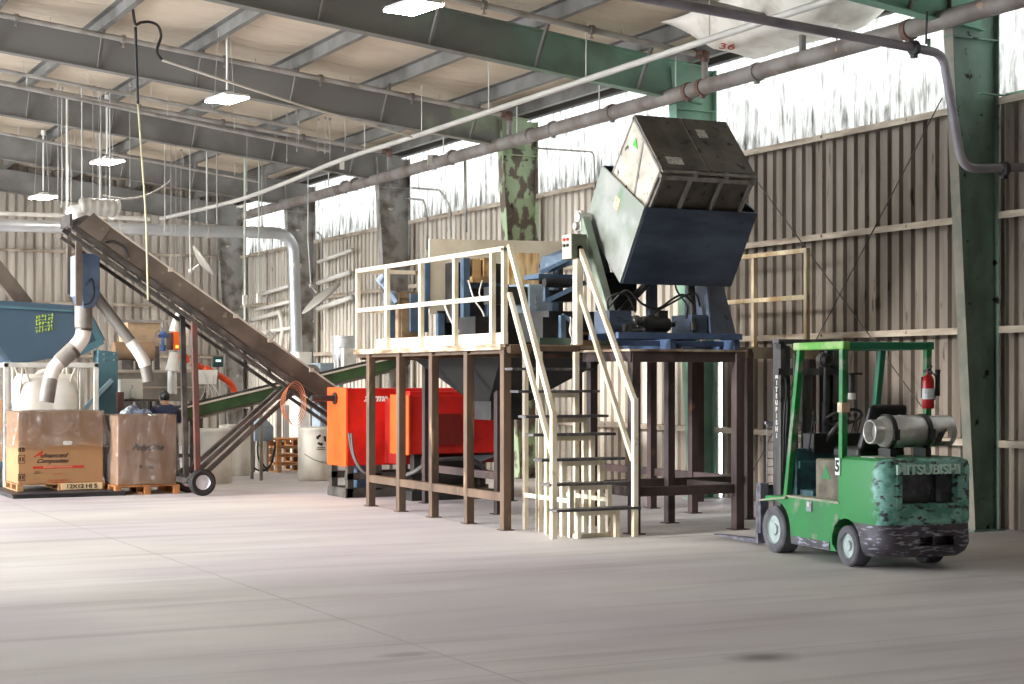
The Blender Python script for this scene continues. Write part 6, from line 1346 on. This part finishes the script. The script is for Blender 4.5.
# old round reflectors
def reflector(px, py, y, r, n_img, lb, rod_to):
    R_ = V((_c, -_s, 0)); U_ = V((0, 0, 1)); T_ = V((-_s, -_c, 0)); n_ = (R_ * n_img[0] + U_ * n_img[1] + T_ * n_img[2]).normalized(); c_ = at(px, py, y)
    t = thing('round_reflector', lb, 'reflector', c_)
    MB().lathe([(0, .10), (.06, .10), (r * .45, .075), (r * .8, .035), (r, .0), (r, -.025), (r * .8, -.01), (r * .4, .02), (0, .035)], c_, d=n_, n=36).build('dish', mat('dull_reflector', '98938b', rough=.5, var=.1, dirt='8f8a82', dirt_amt=.35), t, smooth='all')
    m = MB().cyl(c_ + n_ * .12, c_ + n_ * .32, .025, n=8); m.sphere(c_ + n_ * .33, .05, 10); m.build('socket', M_zinc, t, smooth=True)
    e = c_ + n_ * .33; f = at(*rod_to, y); MB().cyl(e, f, .012, n=6).build('rod', M_zinc, t)
    MB().cyl(f, V((f.x, f.y, ROOF(f.x))), .010, n=6).build('hang_wire', M_zinc, t)
reflector(321, 298, 33.0, .50, (-.60, .77, .20), 'large round dish reflector tilted beside the silver duct', (308, 240))
reflector(204, 261, 33.0, .38, (-.78, -.6, .16), 'round dish reflector hanging nearly edge on above the conveyor', (190, 240))
# black cable loop and cord
cb_ = MB().tube(smoothpath([at(133, 13, 23), at(136, 25, 23), at(137, 60, 23), at(138, 100, 23)], 5), .018, 7)
o = thing('cable_drop', 'black cable with a hooped end hanging at the upper left', 'cable', at(140, 60, 23))
MB().tube(smoothpath([at(133, 10, 23.2), at(135.5, 24, 23), at(141, 22.5, 23), at(150, 22, 23), at(158, 26, 23), at(161, 36, 23), at(158, 46, 23), at(157, 53, 23), at(162, 60, 23)], 5), .020, 8).build('loop', M_hose, o, smooth='all')
MB().tube(smoothpath([at(135.5, 27, 23), at(136.5, 60, 23), at(138, 104, 23)], 5), .020, 8).build('drop', M_hose, o, smooth='all')
MB().tube(smoothpath([at(138, 104, 23), at(142, 160, 23), at(146, 222, 23), at(148, 300, 23)], 5), .013, 7).build('cord_end', mat('yellowish_cord', 'c9c3a0', rough=.6), o, smooth='all')
o = MB().tube([at(162, 60, 23), at(300, 105, 24.6), at(412, 137, 25.6)], .018, 7).build('stretched_cord', M_pv, smooth='all'); tag(o, 'pale cord stretched from the black hooped cable across the roof beams', 'cord')
o = MB().tube(smoothpath([at(103, 195, 31.5), at(125, 199, 31.5), at(150, 194, 31.5), at(172, 180, 31.5)], 5), .02, 7).build('sagging_cable', M_gp, smooth='all'); tag(o, 'grey cable sagging between hangers above the conveyor', 'cable')
# level thin pipes at the left across the beams
for i, (p0, p1, y, r, lb) in enumerate((((-10, 68), (300, 128), 29.5, .035, 'upper thin grey pipe crossing the left roof bays'), ((-10, 81), (330, 151), 30.3, .035, 'lower thin grey pipe crossing the left roof bays'), ((-10, 131), (260, 182), 36.4, .03, 'thin pipe along the beams farthest back at the left'))):
    a_, b_ = at(*p0, y), at(*p1, y); o = thing('thin_pipe', lb, 'pipe', a_); MB().tube([a_, b_], r, 8).build('pipe', M_gp, o, smooth=True)
    for k in range(5): c_ = a_.lerp(b_, .1 + .2 * k); MB().cyl(c_, V((c_.x, c_.y, ROOF(c_.x) + .0)), .008, n=5).build('hanger', M_zinc, o)
# thin hanging wires and rods
rw = random.Random(21)
wires = [(58, 200, 31, 0), (62, 206, 31.5, 1), (67, 212, 32, 2), (71, 205, 33, 0), (82, 235, 34, 0), (93, 200, 30.8, 0), (101, 205, 30.8, 1), (106, 200, 31.2, 0), (110, 214, 31.2, 0), (130, 185, 30, 0), (165, 230, 34, 1), (171, 300, 34, 0),
         (176, 335, 34, 0), (217, 222, 33.8, 1), (247, 190, 31.0, 0), (262, 226, 34, 1), (287, 160, 30, 0), (297, 150, 29.6, 0), (318, 150, 30, 0), (325, 152, 29.7, 0), (330, 166, 29.7, 0), (345, 150, 29, 0), (98, 320, 36, 0), (181, 290, 36, 0)]
for px, py, y, k in wires:
    lo = at(px, py, y); r = (.007, .014, .022)[k]; zt = ROOF(lo.x) + .05
    m = MB().cyl((lo.x, lo.y, lo.z), (lo.x, lo.y, zt), r, n=6); m.cyl((lo.x, lo.y, zt - .05), (lo.x, lo.y, zt), .03, n=8); m.cyl((lo.x, lo.y, lo.z - .03), (lo.x, lo.y, lo.z + .02), r * 1.8, n=6)
    o = m.build('hanging_wire', M_gp if k < 2 else M_pv); tag(o, 'thin straight wire hanging from the roof purlins at the left', 'wire', 'wires hanging from the roof')
# drop cords with boxes over the conveyor's middle
for px, y, py0, py1, lb in ((245, 33.6, 195, 336, 'greenish drop pole with a small box hanging above the conveyor'), (259, 33.9, 190, 296, 'thin drop cord with a plug hanging right of the greenish pole')):
    a_, b_ = at(px, py1, y), at(px, py0, y); t = thing('power_drop', lb, 'cord', b_); MB().cyl(a_, V((a_.x, a_.y, ROOF(a_.x))), .028 if px < 250 else .016, n=8).build('cord', mat('pale_green_grey_cord', 'b5bcae', rough=.6), t)
    c_ = at(px, 298 if px > 250 else 300, y); MB().box(c_ - V((.05, .04, .10)), c_ + V((.05, .04, .10))).build('outlet_box', M_pv, t, bevel=.01)
for (px, py) in ((237, 306), (242, 336)): pass
# conduit loops on the long wall
def wall_conduit(pts, lb, r=.022):
    P_ = []
    for px, py in pts:
        rr = (px - 512) / F_PX; d = 13.72 / (rr * _c + _s); P_.append(V((13.72, d * (_c - rr * _s), EYE + (HORIZON - py) / F_PX * d)))
    o = MB().tube(elbow(P_, .12, 4), r, 8).build('wall_conduit', M_gp if r < .045 else M_pv, smooth='all'); tag(o, lb, 'conduit')
wall_conduit([(412, 188), (440, 190), (450, 206), (451, 236)], 'bent conduit on the wall right of the grey column')
wall_conduit([(385, 196), (424, 200), (427, 216), (427, 250)], 'bent conduit on the wall in front of the grey column')
wall_conduit([(534, 148), (594, 152), (595, 190)], 'thin bent conduit high on the wall left of the grey green box', .016)
wall_conduit([(317, 232), (322, 236), (322, 330)], 'upright conduit on the wall left of the grey column')
wall_conduit([(347, 240), (347, 320)], 'upright thin conduit beside the end of the platform railing', .02)
wall_conduit([(267, 250), (267, 330)], 'upright conduit on the far wall beyond the silver duct', .03)
wall_conduit([(465, 160), (466, 232)], 'dark upright conduit crossing the daylight panel left of the pale green column', .03)
for (pts, lb, r) in (([(255, 296), (292, 285)], 'uppermost level pipe on the far part of the long wall', .05), ([(255, 310), (292, 301)], 'second level pipe on the far part of the long wall', .05), ([(252, 320), (280, 312), (283, 330), (279, 360)], 'pale bent pipe low on the far part of the long wall', .06), ([(252, 334), (296, 327)], 'level pale pipe low on the far part of the long wall', .05), ([(318, 262), (352, 250)], 'topmost level pipe on the wall left of the railing', .045),
                     ([(318, 283), (350, 272)], 'upper level pipe on the wall left of the railing', .06), ([(318, 309), (352, 297)], 'lower level pipe on the wall left of the railing', .06)):
    wall_conduit(pts, lb, r)
o = MB()
for pts in ([(262, 352), (264, 338), (268, 332), (272, 336)], [(268, 355), (271, 340), (275, 332)]):
    o.tube(smoothpath([at(*q_, 37.6) for q_ in pts], 5), .05, 9)
o = o.build('looped_hose', mat('grey_white_hose', 'bdb9b2', rough=.5), smooth='all'); tag(o, 'pale looped hoses against the far wall behind the brown conveyor', 'hose')
# X bracing rods on the long wall
def wall_rod(a, b, lb):
    P_ = []
    for px, py in (a, b):
        rr = (px - 512) / F_PX; d = 13.66 / (rr * _c + _s); P_.append(V((13.66, d * (_c - rr * _s), EYE + (HORIZON - py) / F_PX * d)))
    o = MB().cyl(P_[0], P_[1], .008, n=6).build('brace_rod', M_dk); tag(o, lb, 'brace rod')
wall_rod((942, 98), (790, 390), 'dark diagonal brace rod falling left from the teal column'); wall_rod((756, 180), (935, 425), 'dark diagonal brace rod falling right behind the forklift'); wall_rod((793, 394), (738, 500), 'dark diagonal brace rod low behind the stand post')
# paper tags and stencils
for px, py, y, lb in ((342, 165, 31.9, 'small white paper tag on the grey beam'), (430, 160, 28.6, 'white paper tag hanging on the branch pipe near the sprinkler main')):
    p = at(px, py, y); o = MB().box(p - V((.05, .004, .09)), p + V((.05, .004, .09))).build('paper_tag', M_white); tag(o, lb, 'tag')
def sheet_z(x, y):
    u = (y - 16.2) / 3.5; v = (x - 12.2) / 1.5
    if not (0 <= u <= 1 and 0 <= v <= 1): return None
    return ROOF(x) + .16 - .40 * min(1, 7 * u * (1 - u)) * min(1, 5 * v * (1 - v)) - .04 * noise.noise(V((u * 4, v * 3, 2)))
for k in range(380):
    p = at(727, 44, 16.2 + k * .01); z_ = sheet_z(p.x, p.y)
    if z_ is not None and p.z >= z_:
        ct = text('roof_number', '36', .55, red, None, (p.x, p.y, z_ - .03), (.85, -.5, -.1), (-.5, -.85, 0), ext=.002, align='CENTER', sx=.40); tag(ct, 'red number 36 painted on the white roof insulation', 'number')
        break
# fallen insulation sheet by the eave
m = MB().grid(lambda u, v: (12.2 + 1.5 * v, 16.2 + 3.5 * u, sheet_z(12.2 + 1.5 * min(.9999, v), 16.2 + 3.5 * min(.9999, u))), 28, 14)
o = m.build('sagging_insulation', mat('white_insulation_facing', 'ece7de', rough=.7, var=.06, dirt='cfc7ba', dirt_amt=.35), smooth='all', solid=.01); tag(o, 'sheet of white roof insulation sagging by the eave at the upper right', 'insulation')
# ---------------------------------------------------------------- person bent over the trough, seen from behind
def skinned(name, chains, m_, parent, sub=2, root=0):
    vs = []; es = []; rs = []
    for ch in chains:
        base = None
        for k, (p, r) in enumerate(ch):
            hit = next((i for i, q in enumerate(vs) if (q - V(p)).length < 1e-4), None)
            if hit is None: vs.append(V(p)); rs.append(r); hit = len(vs) - 1
            if base is not None: es.append((base, hit))
            base = hit
    me = bpy.data.meshes.new(name); me.from_pydata([tuple(v) for v in vs], es, []); me.materials.append(m_)
    o = bpy.data.objects.new(name, me); COL.objects.link(o)
    md = o.modifiers.new('Skin', 'SKIN'); md.use_smooth_shade = True
    for i, sv in enumerate(me.skin_vertices[0].data):
        r = rs[i]; sv.radius = r if isinstance(r, tuple) else (r, r); sv.use_root = (i == root)
    ms = o.modifiers.new('Sub', 'SUBSURF'); ms.levels = sub; ms.render_levels = sub
    dg = bpy.context.evaluated_depsgraph_get(); dg.update()
    me2 = bpy.data.meshes.new_from_object(o.evaluated_get(dg)); bpy.data.objects.remove(o)
    me2.name = name
    for p in me2.polygons: p.use_smooth = True
    if not me2.materials: me2.materials.append(m_)
    n = bpy.data.objects.new(name, me2); COL.objects.link(n); n.parent = parent
    return n
M_skin = mat('skin', 'a87a62', rough=.55, var=.05); M_shirt = mat('navy_shirt', '232a44', rough=.8, var=.15); M_trous = mat('dark_trousers', '2b2d34', rough=.85); M_hair = mat('black_cap', '17181b', rough=.5); M_shoe = mat('black_boot', '1b1a19', rough=.6)
hp_ = at(164.8, 397.5, 27.55)
pn = thing('person', 'person in navy shirt and black cap bending over behind the wrapped box', 'person', (hp_.x, 27.35, 0))
# local frame: +y away from the viewer; the trunk leans forward
pn.scale = (.95, .95, .95)
body = skinned('body', [
    [((0, 0, .93), (.16, .12)), ((0, .04, 1.06), (.15, .11)), ((0, .10, 1.20), (.17, .11)), ((0, .16, 1.32), (.16, .09)), ((0, .19, 1.385), .06), ((0, .205, 1.43), .055), ((0, .22, 1.48), (.072, .085)), ((0, .235, 1.545), (.066, .08))],
    [((0, .16, 1.32), (.16, .09)), ((-.17, .17, 1.31), .062), ((-.24, .28, 1.10), .045), ((-.22, .48, 1.02), .034), ((-.21, .55, 1.0), .028)],
    [((0, .16, 1.32), (.16, .09)), ((.17, .17, 1.31), .062), ((.25, .26, 1.08), .045), ((.22, .46, 1.00), .034), ((.21, .53, .985), .028)],
    [((0, 0, .93), (.16, .12)), ((-.10, 0, .86), .095), ((-.11, .01, .48), .062), ((-.12, -.02, .09), .043), ((-.12, .08, .04), .035), ((-.12, .16, .03), .028)],
    [((0, 0, .93), (.16, .12)), ((.10, 0, .86), .095), ((.11, .03, .48), .062), ((.12, .02, .09), .043), ((.12, .12, .04), .035), ((.12, .20, .03), .028)]], M_skin, pn)
for s_ in (-1, 1):
    ch = []
    for k in range(4):
        x0 = s_ * .21 + (k - 1.5) * .018; y0 = .55 if s_ < 0 else .53; z0 = 1.0 if s_ < 0 else .985; l_ = (.06, .075, .07, .055)[k]
        skinned('finger', [[((x0, y0 + .01, z0), .009), ((x0, y0 + .01 + l_ * .6, z0 - .01), .008), ((x0, y0 + .01 + l_, z0 - .035), .007)]], M_skin, body, 1)
    skinned('thumb', [[((s_ * .21 - s_ * .03, y0 - .02, z0), .010), ((s_ * .21 - s_ * .055, y0 + .02, z0 - .01), .009), ((s_ * .21 - s_ * .055, y0 + .05, z0 - .02), .007)]], M_skin, body, 1)
skinned('shirt', [
    [((0, 0, .92), (.175, .135)), ((0, .04, 1.06), (.165, .125)), ((0, .10, 1.20), (.185, .125)), ((0, .16, 1.325), (.17, .10)), ((0, .185, 1.37), .08)],
    [((0, .16, 1.325), (.17, .10)), ((-.175, .17, 1.31), .075), ((-.235, .25, 1.15), .062), ((-.24, .29, 1.08), .055)],
    [((0, .16, 1.325), (.17, .10)), ((.175, .17, 1.31), .075), ((.245, .23, 1.13), .062), ((.25, .27, 1.06), .055)]], M_shirt, pn)
skinned('trousers', [
    [((0, 0, .95), (.165, .125)), ((0, 0, .90), (.17, .13))],
    [((0, 0, .90), (.17, .13)), ((-.10, 0, .84), .105), ((-.11, .01, .48), .075), ((-.12, -.02, .10), .065)],
    [((0, 0, .90), (.17, .13)), ((.10, 0, .84), .105), ((.11, .03, .48), .075), ((.12, .02, .10), .065)]], M_trous, pn)
for s_, dy in ((-1, 0), (1, .04)):
    MB().sphere((s_ * .12, .05 + dy, .045), .06, 12, (.9, 2.3, .75)).build('boot', M_shoe, pn, local=True, smooth='all')
m = MB().sphere((0, .225, 1.525), .098, 18, (.88, 1.08, 1.0)); m.v = [v for v in m.v]; m.build('cap', M_hair, pn, local=True, smooth='all')
m = MB().hexa([(-.06, .31, 1.515), (.06, .31, 1.515), (.045, .40, 1.50), (-.045, .40, 1.50), (-.06, .31, 1.525), (.06, .31, 1.525), (.045, .40, 1.508), (-.045, .40, 1.508)]); m.build('cap_peak', M_hair, pn, local=True, bevel=.003)
for s_ in (-1, 1): MB().sphere((s_ * .088, .235, 1.475), .026, 10, (.45, .7, 1.1)).build('ear', M_skin, body, local=True, smooth='all')
m = MB().sphere((0, .325, 1.47), .016, 8, (.8, 1.1, 1.4)); m.build('nose', M_skin, body, local=True, smooth='all')
for s_ in (-1, 1): MB().sphere((s_ * .03, .305, 1.50), .011, 8).build('eye', M_hair, body, local=True, smooth='all')
MB().sphere((0, .312, 1.43), .018, 8, (1.2, .4, .4)).build('mouth', mat('lips', '8c5348', rough=.5), body, local=True, smooth='all')
